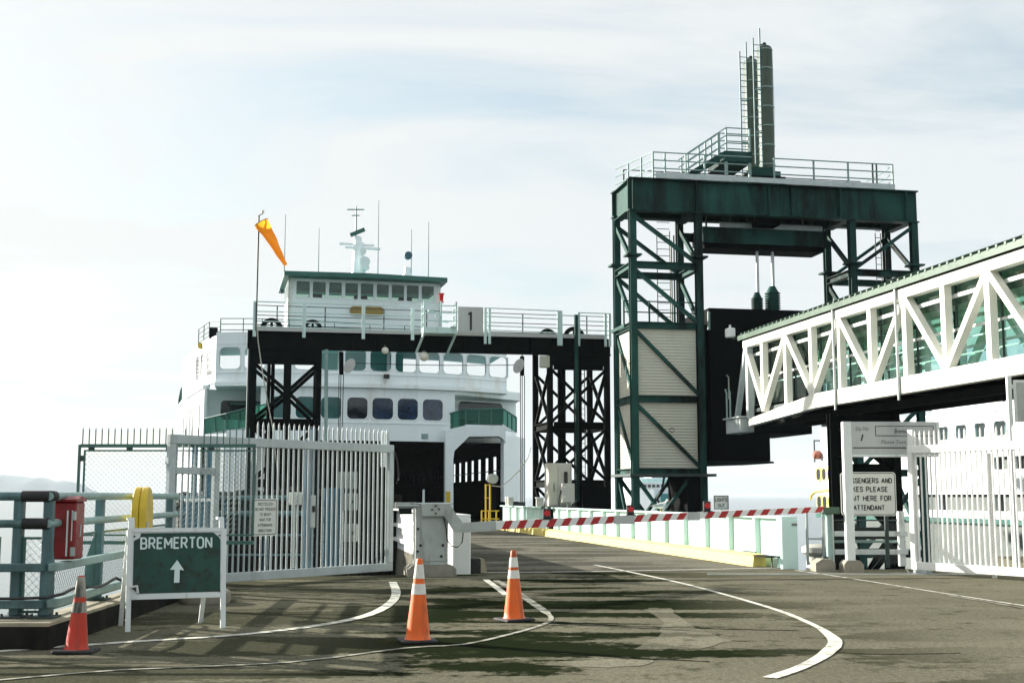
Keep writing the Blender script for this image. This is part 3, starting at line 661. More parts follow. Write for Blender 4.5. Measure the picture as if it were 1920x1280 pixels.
M().tube([af(u0+.05, .52, -.03), af(u0+.12, .53, -.05), af(u0+.13, .45, -.04)], .02, 6).build('latch', 'frame_white', t)
for dx, dz_ in ((.08, 1.12), (u1-u0-.08, 1.12), (u1-u0-.08, .45)):
    P = af(u0+dx, dz_, -.03); M().lathe([(.012, P[1]-.006), (.012, P[1]+.01)], (P[0], 0, P[2]), 6, 'y').build('bolt', 'ink', t)
# concrete weight behind the sign
P = W.pz(385, 1130); t = thing('ballast_block', 'low round concrete block lying behind the green route sign', 'block', W, (P[0], P[1], 0))
M().lathe([(.36, 0), (.38, .04), (.37, .17), (.33, .2), (0.01, .2)], (P[0], P[1], 0), 20).build('block', 'concrete', t, True)
M().tube([(P[0]-.06, P[1], .19), (P[0]-.06, P[1], .25), (P[0]+.06, P[1], .25), (P[0]+.06, P[1], .19)], .012, 6).build('lifting_eye', 'galv_dark', t)

# ================================================================== CONES
def cone(label, c, H, lean, rot, body, bands, white, tip):
    t = thing('traffic_cone', label, 'traffic cone', Fr(0), (c[0], c[1], 0), 'orange traffic cones')
    prof = lambda f: .138*H/.91*(1-f)+.034*f
    o = M().box(c[0]-.205, c[0]+.205, c[1]-.205, c[1]+.205, 0, .035, .012).build('base', 'rubber', t)
    def ring(f0, f1, off=0.):
        return M().lathe([(prof(f0)+off, .03+f0*(H-.03)), (prof((f0+f1)/2)+off, .03+(f0+f1)/2*(H-.03)), (prof(f1)+off, .03+f1*(H-.03))], (c[0], c[1], 0), 28)
    m = M().lathe([(.155*H/.91, .03), (prof(.03), .05)] + [(prof(f/10), .03+f/10*(H-.03)) for f in range(1, 10)] + [(prof(.985), .03+.985*(H-.03)), (prof(1)*.8, H), (.02, H-.004), (.018, H-.08)], (c[0], c[1], 0), 28)
    m.build('body', body, t, True)
    for f0, f1 in bands: ring(f0, f1, .0035).build('reflective_band', white, t, True)
    if tip: ring(*tip, .003).build('tip_sleeve', 'orange_faded', t, True)
    t.rotation_euler = (lean[0], lean[1], rot)
    return t
P = W.pz(783, 1203); cone('scuffed orange cone standing alone beside the curved white line', P, .91, (0, R(.8)), .25, 'orange', [(.56, .69), (.755, .93)], 'cone_white', None)
P = W.pz(964, 1163); cone('clean orange cone with two white bands at the white lane mark', P, .90, (0, R(-.6)), .5, 'orange', [(.59, .71), (.755, .90)], 'cone_white', None)
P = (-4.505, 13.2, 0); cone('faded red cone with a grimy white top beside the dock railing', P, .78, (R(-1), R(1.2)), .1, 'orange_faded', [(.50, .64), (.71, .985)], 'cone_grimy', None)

# ================================================================== BARRIER
P = S.loc(W.pz(811, 1080)); BV = P[1]; l, r = S.p(779, 1060, BV)[0], S.p(840, 1060, BV)[0]
t = thing('barrier_gate', 'grey barrier machine with a lowered red and white striped boom across the road', 'barrier', S, (P[0], BV+.3, 0))
M().prism([(l-.16, 0), (r+.16, 0), (r+.16, .14), (r+.08, .22), (l-.08, .22), (l-.16, .14)], BV-.08, BV+.72, 'y').build('plinth', 'concrete', t)
ztop = S.p(810, 945, BV)[2]
M().box(l, r, BV, BV+.6, .22, ztop, .012).build('cabinet', 'cabinet_grey', t)
M().box(l+.1, r-.03, BV-.012, BV, .30, ztop-.28, .005).build('door', 'cabinet_grey', t)
for a, z in ((.1, .62), (.55, .62), (.04, .95), (.04, .5), (.52, .4)): M().lathe([(.028, BV-.03), (.028, BV)], (l+a, 0, z), 8, 'y').build('bolt', 'ink', t)
M().box(l-.02, r+.1, BV-.02, BV+.62, ztop, ztop+.03, .008).build('cap', 'gate_grey', t)
M().box(l+.16, l+.20, BV+.2, BV+.24, ztop+.03, ztop+.30).build('stub_post', 'gate_grey', t)
cw = M().box(S.p(741, 945, BV)[0], l, BV-.02, BV+.1, ztop-.08, ztop+.04, .01); cwo = cw.build('counterweight_arm', 'cabinet_grey', t)
cw = M().box(S.p(748, 945, BV)[0], S.p(772, 945, BV)[0], BV-.05, BV+.13, ztop-.2, ztop-.082, .01); cw.build('counterweight', 'hull_dark', cwo)
M().tube([(S.p(745, 945, BV)[0], BV-.07, ztop-.03), (l+.05, BV-.07, ztop-.03)], .018, 8).build('pivot_rod', 'galv', cwo)
BF = BV-.10
q = lambda x, y: S.p(x, y, BF)
arm = M()
d = .09
def plate(poly, a, b): arm.prism([(q(x, y)[0], q(x, y)[2]) for x, y in poly], a, b, 'y')
plate([(791, 944), (842, 944), (833, 967), (791, 967)], BF, BF+.085)
plate([(842, 944.3), (868, 980), (870, 998), (852, 997), (833.3, 967)], BF+.002, BF+.083)
plate([(868, 980), (930, 975.5), (930, 994), (870, 998)], BF+.001, BF+.084)
armo = arm.build('arm_bracket', 'cabinet_grey', t)
for x, y in ((810, 955), (823, 954), (817, 948), (817, 962)): Q = q(x, y); M().lathe([(.02, BF-.015), (.02, BF)], (Q[0], 0, Q[2]), 8, 'y').build('bolt', 'ink', armo)
E0, E1 = q(930, 984.5), q(1546, 954.5); h0, h1 = .175, .12
E1 = (E1[0], E1[1]+.1, E1[2]); E0 = (E0[0], E0[1]+.04, E0[2])
boom = M().beam(E0, E1, .075, h0, (0, 0, 1), (.055, h1)).build('boom', 'white_paint', t)
NS = 23
for i in range(NS):
    if i in (8, 13): continue
    f = (i+.35)/NS; f2 = f+.5/NS; dsl = .30/NS
    def bp(ff, k): c = lerp(E0, E1, ff); hh = h0+(h1-h0)*ff; return (c[0], c[1]-(.0375-.01*ff)-.004, c[2]+k*hh*.5)
    A, B, C_, D_ = bp(f, -1), bp(f2, -1), bp(f2+dsl, 1), bp(f+dsl, 1)
    s_ = M().add([A, B, C_, D_] + [vadd(x, (0, .003, 0)) for x in (A, B, C_, D_)], [(0, 1, 2, 3), (0, 4, 5, 1), (1, 5, 6, 2), (2, 6, 7, 3), (3, 7, 4, 0)]); s_.build('red_stripe', 'stripe_red', boom)
for f, w in ((8.7/NS, .44), (13.6/NS, .26)):
    c = lerp(E0, E1, f); M().box(c[0]-w/2, c[0]+w/2, c[1]-.06, c[1]-.045, c[2]-.10, c[2]+.075, .004).build('boom_plate', 'sign_grey', boom)
for px in (1022, 1176, 1321):
    f = (px-930)/616; c = lerp(E0, E1, f); zb = c[2]+h0*.5
    lm = M().box(c[0]-.075, c[0]+.075, c[1]-.03, c[1]+.06, zb-.0, zb+.2, .012); lm.box(c[0]-.02, c[0]+.02, c[1]-.02, c[1]+.02, zb-.16, zb); lm.box(c[0]-.1, c[0]+.1, c[1]-.05, c[1]+.03, zb-.02, zb)
    lo = lm.build('lamp', 'ink', boom)
    M().lathe([(.062, c[1]-.045), (.062, c[1]-.03)], (c[0], 0, zb+.11), 14, 'y').build('lens', 'lamp_red', lo, True)
pts = [(r-.1, BV-.06, 1.16), (r-.05, BV-.06, .95), (r-.03, BV-.07, .72), (r+.06, BV-.1, .60), (r+.18, BV-.1, .58), (r+.27, BV-.1, .68), (r+.3, BF+.02, .92)]
M().tube(pts, .013, 6).build('hose', 'cable', t, True)
# boom rest at the far side
E = S.p(1547, 958, E1[1]+.15)
t = thing('boom_rest', 'green steel post that carries the tip of the striped boom', 'post', S, (E[0]+.12, E[1], 0))
M().box(E[0]+.02, E[0]+.14, E[1]-.05, E[1]+.05, 0, E[2]-.06, .008).build('post', 'rail_teal', t); M().box(E[0]-.1, E[0]+.3, E[1]-.09, E[1]+.09, E[2]-.06, E[2]+.09, .01).build('saddle', 'roof_green', t)
# ================================================================== TRANSFER BRIDGE
gr = S.loc(W.pz(1470, 1066)); gl = S.loc(W.pz(880, 1075)); HV = S.loc(W.pz(1180, 1072))[1]
UR, UL, VE = gr[0], gl[0], 62.
m = M(); m.box(UL-.2, UR+.2, HV+.15, VE, -.9, -.004); road = st(m.build('bridge_road', 'road_deck', None, fr=S))
m = M()
for v in (HV+.1, HV+.2): m.box(UL, UR, v, v+.06, -.02, .012)
m.build('expansion_joint', 'galv', road)
M().box(UL, UR, VE, VE+8, -.9, -.1).build('apron', 'road_deck', road) if False else None
ap = M().prism([(VE, -.5), (VE, 0), (VE+13, -.25), (VE+13, -.55)], UL+.3, UR-.3, 'x'); apo = ap.v; apron = M(); apron.v = [S.wor(x) for x in ap.v]; apron.f = ap.f; apron.build('apron', 'road_deck', road)
def girder(label, u0, s, v0, zt, gm='girder_white'):
    """u0 inner face, s = +1 body to the right; stiffened plate girder with top flange"""
    t = thing('bridge_girder', label, 'bridge girder', S, (u0+s*.18, v0, -.3), 'side girders of the vehicle bridge')
    M().box(u0+s*.13, u0+s*.19, v0+.14, VE, -.9, zt-.05).build('web', gm, t)
    M().box(u0-s*.02, u0+s*.36, v0+.02, VE, zt-.05, zt, .008).build('top_flange', gm, t)
    M().box(u0-s*.02, u0+s*.36, v0, v0+.13, -.3, zt-.052, .02).build('end_plate', gm, t)
    rb = M().prism([(u0+s*.02, -.06), (u0+s*.0, -.02), (u0+s*.0, .02), (u0+s*.02, .06), (u0+s*.128, .10), (u0+s*.128, -.10)], .0, zt-.052, 'z')
    rep('stiffener', gm, rb, t, [(0, v0+.32, 0)] + [(0, v0+1.75*i, 0) for i in range(1, 20)])
    if s > 0: rep('stiffener', gm, M().box(u0+s*.192, u0+s*.34, -.03, .03, -.3, zt-.052), t, [(0, v0+.2+1.75*i, 0) for i in range(0, 20)])
    else:
        for z in (.28, .72): M().box(u0+s*.192, u0+s*.30, v0+.14, VE, z-.05, z+.05).build('side_rail', gm, t)
    return t
g = girder('long sunlit white bridge girder with upright stiffeners behind the striped boom', UR, 1, gr[1]+.02, 1.15)
M().box(UR-.012, UR+.24, gr[1]+1.7, gr[1]+2.5, .02, .30).build('recess_plate', 'galv_dark', g)
M().box(UR+.22, UR+.34, gr[1]-.004, gr[1]+.02, .95, 1.0).build('id_plate', 'letter_grey', g)
M().box(UR-.35, UR-.02, gr[1]+.16, gr[1]+.95, .24, .27).build('step_plank', 'timber_dark', g); M().box(UR-.12, UR-.1, gr[1]+.4, gr[1]+.44, 0, .24).build('plank_leg', 'galv_dark', g)
girder('shaded white bridge girder that starts beside the grey barrier machine', UL, -1, gl[1]-.05, 1.22, 'white_paint')
for (u, s, v0) in ((UR, 1, gr[1]+.95), (UL, -1, gl[1]+.3)):
    k = M()
    k.prism([(u-s*.04, .0), (u-s*.36, .0), (u-s*.33, .23), (u-s*.26, .28), (u-s*.04, .28)], v0, VE, 'y')
    m2 = M(); m2.v = [S.wor(x) for x in k.v]; m2.f = k.f; m2.build('kerb', 'curb_yellow' if s > 0 else 'concrete', road)
t = thing('kerb_block', 'kerb end block, front coloured black for shade, with a tan end beside the white girder post', 'block', S, (UL+.3, gl[1]+.2, 0))
M().box(UL+.02, UL+.26, gl[1]+.1, gl[1]+.8, 0, .31, .02).build('shaded_front', 'rubber', t)  # black colour stands for the shaded front face of the kerb end
M().prism([(UL+.262, 0), (UL+.40, 0), (UL+.34, .29), (UL+.262, .30)], gl[1]+.15, gl[1]+.8, 'y').build('end_block', 'kerb_top', t)

# signs and bits carried by the right girder
P = S.pu(1351, 945, UR+.2)
t = board('lights_sign', 'small grey sign about lights standing on the white bridge girder', 'sign', S, (P[0], P[1]-.05, 1.44), .42, .37, 'sign_grey', [('LIGHTS', 0, .07, .33, .09), ('OUT', 0, -.075, .19, .09)], 'ink', True, .01, .02)
M().box(P[0]-.02, P[0]+.02, P[1]-.04, P[1]-.0, 1.15, 1.6).build('stake', 'galv', t)
# gull on the girder flange
P = S.pu(1238, 956, UR+.17); gu, gvv, gz = P[0], P[1], 1.15
t = thing('seagull', 'white and grey gull standing on the bridge girder behind the striped boom', 'gull', S, (gu, gvv, gz))
k = [((-.20, 0, .16), .02), ((-.12, 0, .175), .055), ((-.02, 0, .19), .085), ((.08, 0, .205), .085), ((.15, 0, .25), .055), ((.185, 0, .31), .042), ((.215, 0, .345), .046), ((.25, 0, .345), .03)]
m = M(); n = 12
rg = []
for (c, r_) in k: rg.append([(gu+c[0]+0, gvv+math.cos(2*math.pi*i/n)*r_*.9, gz+c[2]-.02+math.sin(2*math.pi*i/n)*r_) for i in range(n)])
m.v = [x for a in rg for x in a]; m.f = [(i*n+j, i*n+(j+1) % n, (i+1)*n+(j+1) % n, (i+1)*n+j) for i in range(len(k)-1) for j in range(n)] + [tuple(range(n))[::-1], tuple(range((len(k)-1)*n, len(k)*n))]
body = m.build('body', 'gull_white', t, True)
for s in (-1, 1):
    m = M(); m.prism([(-.30+gu, .165+gz), (-.12+gu, .13+gz), (.06+gu, .15+gz), (.09+gu, .20+gz), (0+gu, .245+gz), (-.14+gu, .21+gz)], gvv+s*.068, gvv+s*.086, 'y'); m.build('wing', 'gull_grey', t)
    m = M(); m.tube([(gu+.01, gvv+s*.03, gz+.11), (gu+.015, gvv+s*.03, gz+.01)], .007, 6); m.prism([(gu-.01, gvv+s*.03-.02), (gu+.06, gvv+s*.03-.03), (gu+.06, gvv+s*.03+.03), (gu-.01, gvv+s*.03+.02)], gz, gz+.008, 'z'); m.build('leg', 'beak', t)
    M().lathe([(.007, gvv+s*.036), (.007, gvv+s*.043)], (gu+.225, 0, gz+.335), 8, 'y').build('eye', 'ink', t)
M().beam((gu+.245, gvv, gz+.322), (gu+.32, gvv, gz+.305), .022, .026, ends=(.006, .006)).build('beak', 'beak', t)

# ================================================================== LIFT GANTRY over the vehicle bridge
VG = 60.4; VB = 63.9
fp = lambda x, y, v=VG: S.p(x, y, v)
zt = fp(480, 620)[2]; zb = fp(607, 656)[2]
uL, uR = fp(464, 640)[0], fp(1144, 640)[0]
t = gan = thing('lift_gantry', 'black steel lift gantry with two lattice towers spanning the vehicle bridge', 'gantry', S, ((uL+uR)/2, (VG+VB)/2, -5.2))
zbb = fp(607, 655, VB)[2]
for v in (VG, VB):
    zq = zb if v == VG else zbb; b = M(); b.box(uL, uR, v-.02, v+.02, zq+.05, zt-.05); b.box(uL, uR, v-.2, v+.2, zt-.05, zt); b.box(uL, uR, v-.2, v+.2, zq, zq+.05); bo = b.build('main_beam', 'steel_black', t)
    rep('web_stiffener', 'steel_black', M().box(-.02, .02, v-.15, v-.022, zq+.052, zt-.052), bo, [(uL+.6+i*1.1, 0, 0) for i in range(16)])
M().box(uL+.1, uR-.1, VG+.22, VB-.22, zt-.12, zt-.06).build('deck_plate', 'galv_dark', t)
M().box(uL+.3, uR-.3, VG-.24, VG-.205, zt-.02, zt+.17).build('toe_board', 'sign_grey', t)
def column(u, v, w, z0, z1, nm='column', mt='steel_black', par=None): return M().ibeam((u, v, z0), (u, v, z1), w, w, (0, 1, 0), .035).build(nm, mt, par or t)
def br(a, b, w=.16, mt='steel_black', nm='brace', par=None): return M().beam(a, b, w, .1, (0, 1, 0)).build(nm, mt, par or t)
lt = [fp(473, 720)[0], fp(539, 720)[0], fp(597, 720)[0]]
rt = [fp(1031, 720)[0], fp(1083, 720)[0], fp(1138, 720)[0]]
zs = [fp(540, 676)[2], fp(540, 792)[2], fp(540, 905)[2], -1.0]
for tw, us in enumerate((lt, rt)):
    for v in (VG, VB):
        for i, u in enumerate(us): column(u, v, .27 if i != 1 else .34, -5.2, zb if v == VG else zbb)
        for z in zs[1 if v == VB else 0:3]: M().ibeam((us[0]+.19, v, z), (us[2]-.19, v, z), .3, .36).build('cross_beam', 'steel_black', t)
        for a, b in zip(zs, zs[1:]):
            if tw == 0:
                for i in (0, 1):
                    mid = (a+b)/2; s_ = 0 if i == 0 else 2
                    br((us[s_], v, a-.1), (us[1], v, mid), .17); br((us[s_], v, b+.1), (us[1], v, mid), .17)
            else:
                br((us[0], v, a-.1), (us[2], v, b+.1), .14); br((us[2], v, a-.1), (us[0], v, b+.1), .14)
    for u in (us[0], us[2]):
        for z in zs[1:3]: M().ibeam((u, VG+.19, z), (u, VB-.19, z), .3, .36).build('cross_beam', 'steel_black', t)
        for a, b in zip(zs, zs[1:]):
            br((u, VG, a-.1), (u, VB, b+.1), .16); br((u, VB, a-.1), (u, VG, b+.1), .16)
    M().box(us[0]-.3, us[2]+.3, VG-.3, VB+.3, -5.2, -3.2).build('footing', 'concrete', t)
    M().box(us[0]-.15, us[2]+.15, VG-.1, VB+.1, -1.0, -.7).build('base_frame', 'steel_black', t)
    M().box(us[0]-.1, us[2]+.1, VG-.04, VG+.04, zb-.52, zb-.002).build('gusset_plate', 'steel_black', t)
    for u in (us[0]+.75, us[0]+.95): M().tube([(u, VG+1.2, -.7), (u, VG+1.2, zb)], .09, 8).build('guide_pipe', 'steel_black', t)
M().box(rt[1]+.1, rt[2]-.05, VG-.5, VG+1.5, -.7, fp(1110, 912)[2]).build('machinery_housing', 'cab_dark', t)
lad = M()
for s in (0, .45): lad.box(rt[1]+.55+s, rt[1]+.59+s, VB-.9, VB-.86, -.7, zb)
for i in range(36): lad.box(rt[1]+.59, rt[1]+1.0, VB-.89, VB-.87, -.5+i*.3, -.47+i*.3)
lad.build('ladder', 'galv_dark', t)
for u in (rt[0]-.02, lt[0]-.35): M().tube([(u+.1, VB+.2, -3), (u+.1, VB+.2, zb+.5)], .09, 8).build('conduit', 'rail_teal' if u > 0 else 'galv_dark', t)
M().tube([fp(612, 655, VG-.4), fp(611, 830, VG-.4)], .09, 10).build('conduit', 'rail_teal', t)
M().tube([fp(1080, 590, VG-.3), fp(1083, 940, VG-.3)], .10, 10).build('conduit', 'steel_green', t)
# sheaves half sunk in the deck
for px, py, r_ in ((509, 617, .54), (586, 617, .46), (1026, 634, .48), (1076, 633, .56)):
    c = fp(px, py, VG+.5); w = M(); n = 24
    for k in range(n):
        pass
    w.lathe([(r_*.62, VG+.40), (r_, VG+.40), (r_*.94, VG+.45), (r_, VG+.50), (r_*.62, VG+.50), (r_*.62, VG+.40)], (c[0], 0, c[2]), 28, 'y')
    w.f = w.f[:-2]
    for k in range(5): a = 2*math.pi*k/5+.3; w.beam((c[0], VG+.45, c[2]), (c[0]+math.cos(a)*r_*.66, VG+.45, c[2]+math.sin(a)*r_*.66), .06, r_*.24, (-math.sin(a), 0, math.cos(a)))
    w.lathe([(r_*.25, VG+.38), (r_*.25, VG+.52)], (c[0], 0, c[2]), 14, 'y'); w.build('sheave', 'steel_black', t, True)
# walkway railings along the beam
def rail_run(pts_top, posts, v, mt, par, zlow, heights, pw=.09, front=True, r=.028):
    ls = [fp(x, y, v) for x, y in pts_top]
    for h in heights:
        M().tube([(a[0], a[1], a[2]-h) for a in ls], r, 6).build('handrail', mt, par)
    for px in posts:
        for (xa, ya), (xb, yb) in zip(pts_top, pts_top[1:]):
            if xa <= px <= xb:
                y = ya+(yb-ya)*(px-xa)/(xb-xa); P = fp(px, y, v); M().box(P[0]-pw/2, P[0]+pw/2, v-.03, v+.03, zlow if front else P[2]-max(heights)-.1, P[2]).build('rail_post', mt, par); break
rail_run([(478, 565), (775, 575)], [478.5, 571, 682, 774], VG-.24, 'rail_mint', t, zb+.55, (0, .47, .94, 1.2), .16)
rail_run([(908, 577), (1053, 583)], [910, 918, 1047, 1052], VG-.24, 'rail_mint', t, zb+.45, (0, .42, .88, 1.1), .13)
rail_run([(1083, 586), (1144, 588)], [1085, 1135, 1143], VG-.24, 'rail_mint', t, zb+.45, (0, .42, .88, 1.1), .13)
rail_run([(478, 572), (1140, 594)], [520, 610, 720, 800, 880, 980, 1100], VB+.2, 'galv_dark', t, 0, (0, .5, 1.0), .06, False, .022)
# caged access platform in front of the beam
ua, ub = fp(788, 620)[0], fp(850, 620)[0]; zc = fp(820, 631)[2]; c = M()
c.box(ua, ub, VG-1.3, VG-.26, zc, zc+.3, .01); pf = c.build('cage_platform', 'rail_mint', t)
for u in (ua+.05, ub-.05): M().beam((u, VG-1.2, zc), (u-.25, VG-.2, zb-.02), .09, .09).build('cage_strut', 'rail_mint', t)
for u, v in ((ua, -1.3), (ub-.08, -1.3), (ua, -.4), (ub-.08, -.4), ((ua+ub)/2, -1.3)): M().box(u, u+.08, VG+v, VG+v+.06, zc+.3, fp(820, 572)[2]).build('cage_post', 'rail_mint', t)
for z in (.6, 1.0, 1.35): M().tube([(ua+.04, VG-.4, zc+z), (ua+.04, VG-1.28, zc+z), (ub-.04, VG-1.28, zc+z), (ub-.04, VG-.4, zc+z)], .03, 6).build('cage_rail', 'rail_mint', t)
for k in range(4): M().beam((ub-.35*k-.05, VG-1.2, zc+.32+.26*k), (ub-.35*k-.35, VG-1.2, zc+.32+.26*k), .5, .04).build('step', 'rail_mint', t)
M().box(fp(1010, 665)[0], fp(1027, 688)[0], VG-.5, VG-.1, fp(1010, 690)[2], fp(1010, 668)[2], .03).build('junction_box', 'panel_cream', t)

t = board('number_sign', 'square grey board with a black numeral on the rail of the lift gantry', 'sign', S, (*fp(882.5, 602, VG-.34)[:2], fp(882, 602)[2]), 1.26, 1.32, 'sign_grey', [], 'ink', False, .03, .01)
c = fp(882, 601, VG-.35); M().prism([(c[0]-.03, c[2]-.47), (c[0]+.08, c[2]-.47), (c[0]+.08, c[2]+.44), (c[0]-.03, c[2]+.44), (c[0]-.13, c[2]+.33), (c[0]-.10, c[2]+.26), (c[0]-.03, c[2]+.30)], VG-.347, VG-.343, 'y').build('numeral', 'ink', t)
# windsock
A = fp(480, 620, VG-.33); B = fp(482.5, 404, VG-.33)
t = thing('windsock', 'faded orange windsock drooping from a thin pole on the lift gantry', 'windsock', S, A)
M().tube([A, (A[0], A[1], B[2])], .04, 8).build('pole', 'galv_dark', t)
M().lathe([(.01, .1), (.07, .13), (.07, .24), (.02, .28)], (A[0]+.18, A[1], B[2]), 10).build('finial_lamp', 'lamp_globe', t)
M().tube([(A[0], A[1], B[2]), (A[0]+.18, A[1], B[2]+.1)], .02, 6).build('bracket', 'galv_dark', t)
h0, h1 = fp(490, 417, VG-.33), fp(536, 497, VG-.33)
so_ = M(); n = 20; K = 16; dd = (Vector(h1)-Vector(h0)).normalized(); xx = Vector((0, 1, 0)); yy = dd.cross(xx).normalized()
for i in range(K):
    f = i/(K-1); c = Vector(h0).lerp(Vector(h1), f); r_ = (.34*(1-f)**1.0+.085*f)*(1+.05*math.sin(f*19))
    fl = .5+.5*(1-f)
    for k_ in range(n):
        a = 2*math.pi*k_/n; rr = r_*(1+.10*math.sin(3*a+f*7)*(f > .05))
        so_.v.append(tuple(c + xx*(math.cos(a)*rr*fl) + yy*(math.sin(a)*rr)))
so_.f = [(i*n+k_, i*n+(k_+1) % n, (i+1)*n+(k_+1) % n, (i+1)*n+k_) for i in range(K-1) for k_ in range(n)]
so_.build('sock', 'sock', t, True)
hoop = M(); hoop.tube([tuple(Vector(h0)+xx*(math.cos(2*math.pi*i/20)*.34)+yy*(math.sin(2*math.pi*i/20)*.345)) for i in range(21)], .018, 6); hoop.build('hoop', 'galv_dark', t)
# red beacon, globe lamps, hoists hung from the beam
A = fp(827, 622, VG-.7); B = fp(827, 552, VG-.7)
t = thing('red_beacon', 'red signal lamp on a thin pole above the caged platform of the lift gantry', 'lamp', S, A)
M().tube([A, (A[0], A[1], B[2]-.4)], .03, 8).build('pole', 'galv_dark', t)
M().lathe([(.13, B[2]-.4), (.13, B[2]-.37), (.10, B[2]-.35), (.11, B[2]-.03), (.13, B[2]-.0), (.16, B[2]+.03), (.16, B[2]+.05), (.0, B[2]+.07)], (A[0], A[1], 0), 16).build('lens', 'lamp_red', t, True)
for px, py, r_, lab in ((795, 668, .235, 'large white globe lamp hung under the beam of the lift gantry'), (722, 657, .17, 'small white dome lamp hung under the beam of the lift gantry')):
    c = fp(px, py, VG-.35); t = thing('globe_lamp', lab, 'lamp', S, (c[0], c[1], c[2]), 'lamps under the lift gantry')
    M().lathe([(max(.001, math.cos(R(a))*r_), c[2]+math.sin(R(a))*r_) for a in range(-90, 91, 15)], (c[0], c[1], 0), 20).build('globe', 'lamp_globe', t, True)
    M().lathe([(r_*.45, c[2]+r_*.9), (r_*.35, c[2]+r_*1.25)], (c[0], c[1], 0), 12).build('fitting', 'galv_dark', t); M().tube([(c[0], c[1], c[2]+r_), (c[0], VG-.21, c[2]+r_+.12), (c[0], VG-.21, zb+.1)], .025, 6).build('arm', 'galv_dark', t)
for px, py0, py1, pe, sx, lab in ((640, 660, 702, 905, 655, 'black chain hoist with hanging cables right of the left gantry tower'), (979, 668, 704, 942, 972, 'black chain hoist with hanging cables left of the right gantry tower')):
    A = fp(px, py0, VG-.3); B = fp(px, py1, VG-.3); E = fp(px, pe, VG-.3)
    t = thing('chain_hoist', lab, 'hoist', S, (A[0], A[1], B[2]), 'hoists under the lift gantry')
    M().tube([A, B], .11, 10).build('body', 'cab_dark', t, True); M().tube([(A[0], A[1], zb), A], .03, 6).build('hook', 'galv_dark', t)
    for dx in (-.09, .0, .12): M().tube([(A[0]+dx, A[1], B[2]), (A[0]+dx*.8, A[1], E[2])], .022, 6).build('cable', 'cable', t)
    c = fp(sx, 686, VG-.3); s_ = M(); s_.prism([(c[0]+math.cos(R(a))*.26+.1*math.sin(R(a)), c[2]+math.sin(R(a))*.36) for a in range(0, 360, 20)], VG-.42, VG-.34, 'y'); s_.lathe([(.07, VG-.46), (.07, VG-.3)], (c[0], 0, c[2]), 10, 'y'); s_.build('sheave_block', 'sign_grey', t)
m = M(); a, b = fp(655, 680, VG-.4), fp(968, 684, VG-.4); m.tube([lerp(a, b, i/8)[:2]+(lerp(a, b, i/8)[2]-.06*math.sin(math.pi*i/8),) for i in range(9)], .018, 5); tag(m.build('wire', 'cable', None, fr=S), 'thin black wire strung under the lift gantry between the two hoists', 'wire')
m = M(); pts = [fp(x, y, VG-.5) for x, y in ((482, 608), (484, 640), (491, 690), (500, 745), (511, 800), (520, 880), (524, 940))]; m.tube(pts, .03, 6); tag(m.build('rope', 'cord', None, fr=S), 'pale rope hanging slack in front of the left gantry tower', 'rope')
# control cabinets on the girder right of the slip
A = S.p(1029, 949, 50.5); B = S.p(1072, 868, 50.5)
t = thing('control_cabinet', 'tall tan control cabinet on the bridge in front of the right gantry tower', 'cabinet', S, (A[0]/2+B[0]/2, 50.8, A[2]))
CF = Fr(S.a)
M().box(A[0]+.0, B[0], 50.5, 51.3, A[2], B[2], .015).build('body', 'cabinet_tan', t)
M().box(A[0]+.40, B[0]-.03, 50.47, 50.497, A[2]+.06, B[2]-.05, .008).build('door', 'cabinet_tan', t)
M().box(A[0]+.03, A[0]+.36, 50.475, 50.497, A[2]+.06, B[2]-.05, .008).build('door', 'panel_cream', t)
M().box(B[0]-.34, B[0]-.2, 50.38, 50.468, A[2]+.95, B[2]-.35, .02).build('switch', 'ink', t)
M().box(A[0]+.20, A[0]+.23, 50.45, 50.474, A[2]+.6, A[2]+.95).build('handle', 'galv_dark', t)
M().box(A[0]-.1, B[0]+.2, 50.3, 51.5, A[2]-.12, A[2]-.002).build('plinth', 'galv_dark', t); M().box(A[0]+.1, B[0]-.1, 50.5, 51.3, -.9, A[2]-.12).build('stand', 'steel_black', t)
A = S.p(1053, 942, 50.1); B = S.p(1076, 906, 50.1)
t = thing('switch_box', 'smaller tan switch box overlapping the foot of the tall tan cabinet', 'box', S, (A[0]/2+B[0]/2, 50.2, A[2]))
M().box(A[0], B[0], 49.95, 50.25, A[2], B[2], .012).build('body', 'cabinet_tan', t); M().box(A[0]+.03, B[0]-.03, 49.935, 49.948, A[2]+.03, B[2]-.03, .005).build('door', 'cabinet_tan', t)
for z in (.2, .6): M().box(A[0]+.05, A[0]+.12, 49.92, 49.934, A[2]+z, A[2]+z+.06).build('latch', 'white_paint', t)
M().box(A[0]+.2, A[0]+.26, 50.06, 50.12, .2, A[2]).build('stand', 'galv', t); M().tube([(A[0]-.1, 50.1, 0.6), (A[0]-.12, 50.1, A[2]+.1), (A[0]-.02, 50.1, A[2]+.5)], .03, 6).build('conduit', 'cable', t)
# small fittings along the girder flange: bollard-like caps and hoses
vv = 0
for px, py0, py1, w, lab in ((940, 944, 926, .22, 'white stub vent on the girder beside the yellow railing'), (957, 946, 928, .26, 'twin white stub vent on the girder left of the tall tan cabinet'), (1012, 950, 935, .30, 'square white vent on the girder just left of the tall tan cabinet')):
    A = S.pu(px, py0, UR+.2+ (0 if px > 960 else .0)); t = thing('vent_box', lab, 'vent', S, (A[0], min(A[1], 61), 1.15), 'small vents along the girder')
    v = min(A[1], 61); M().box(A[0]-w/2, A[0]+w/2, v-.12, v+.12, 1.152, 1.50, .03).build('body', 'cabinet_tan', t); M().box(A[0]-w*.6, A[0]+w*.6, v-.14, v+.14, 1.502, 1.56, .02).build('cap', 'white_paint', t)
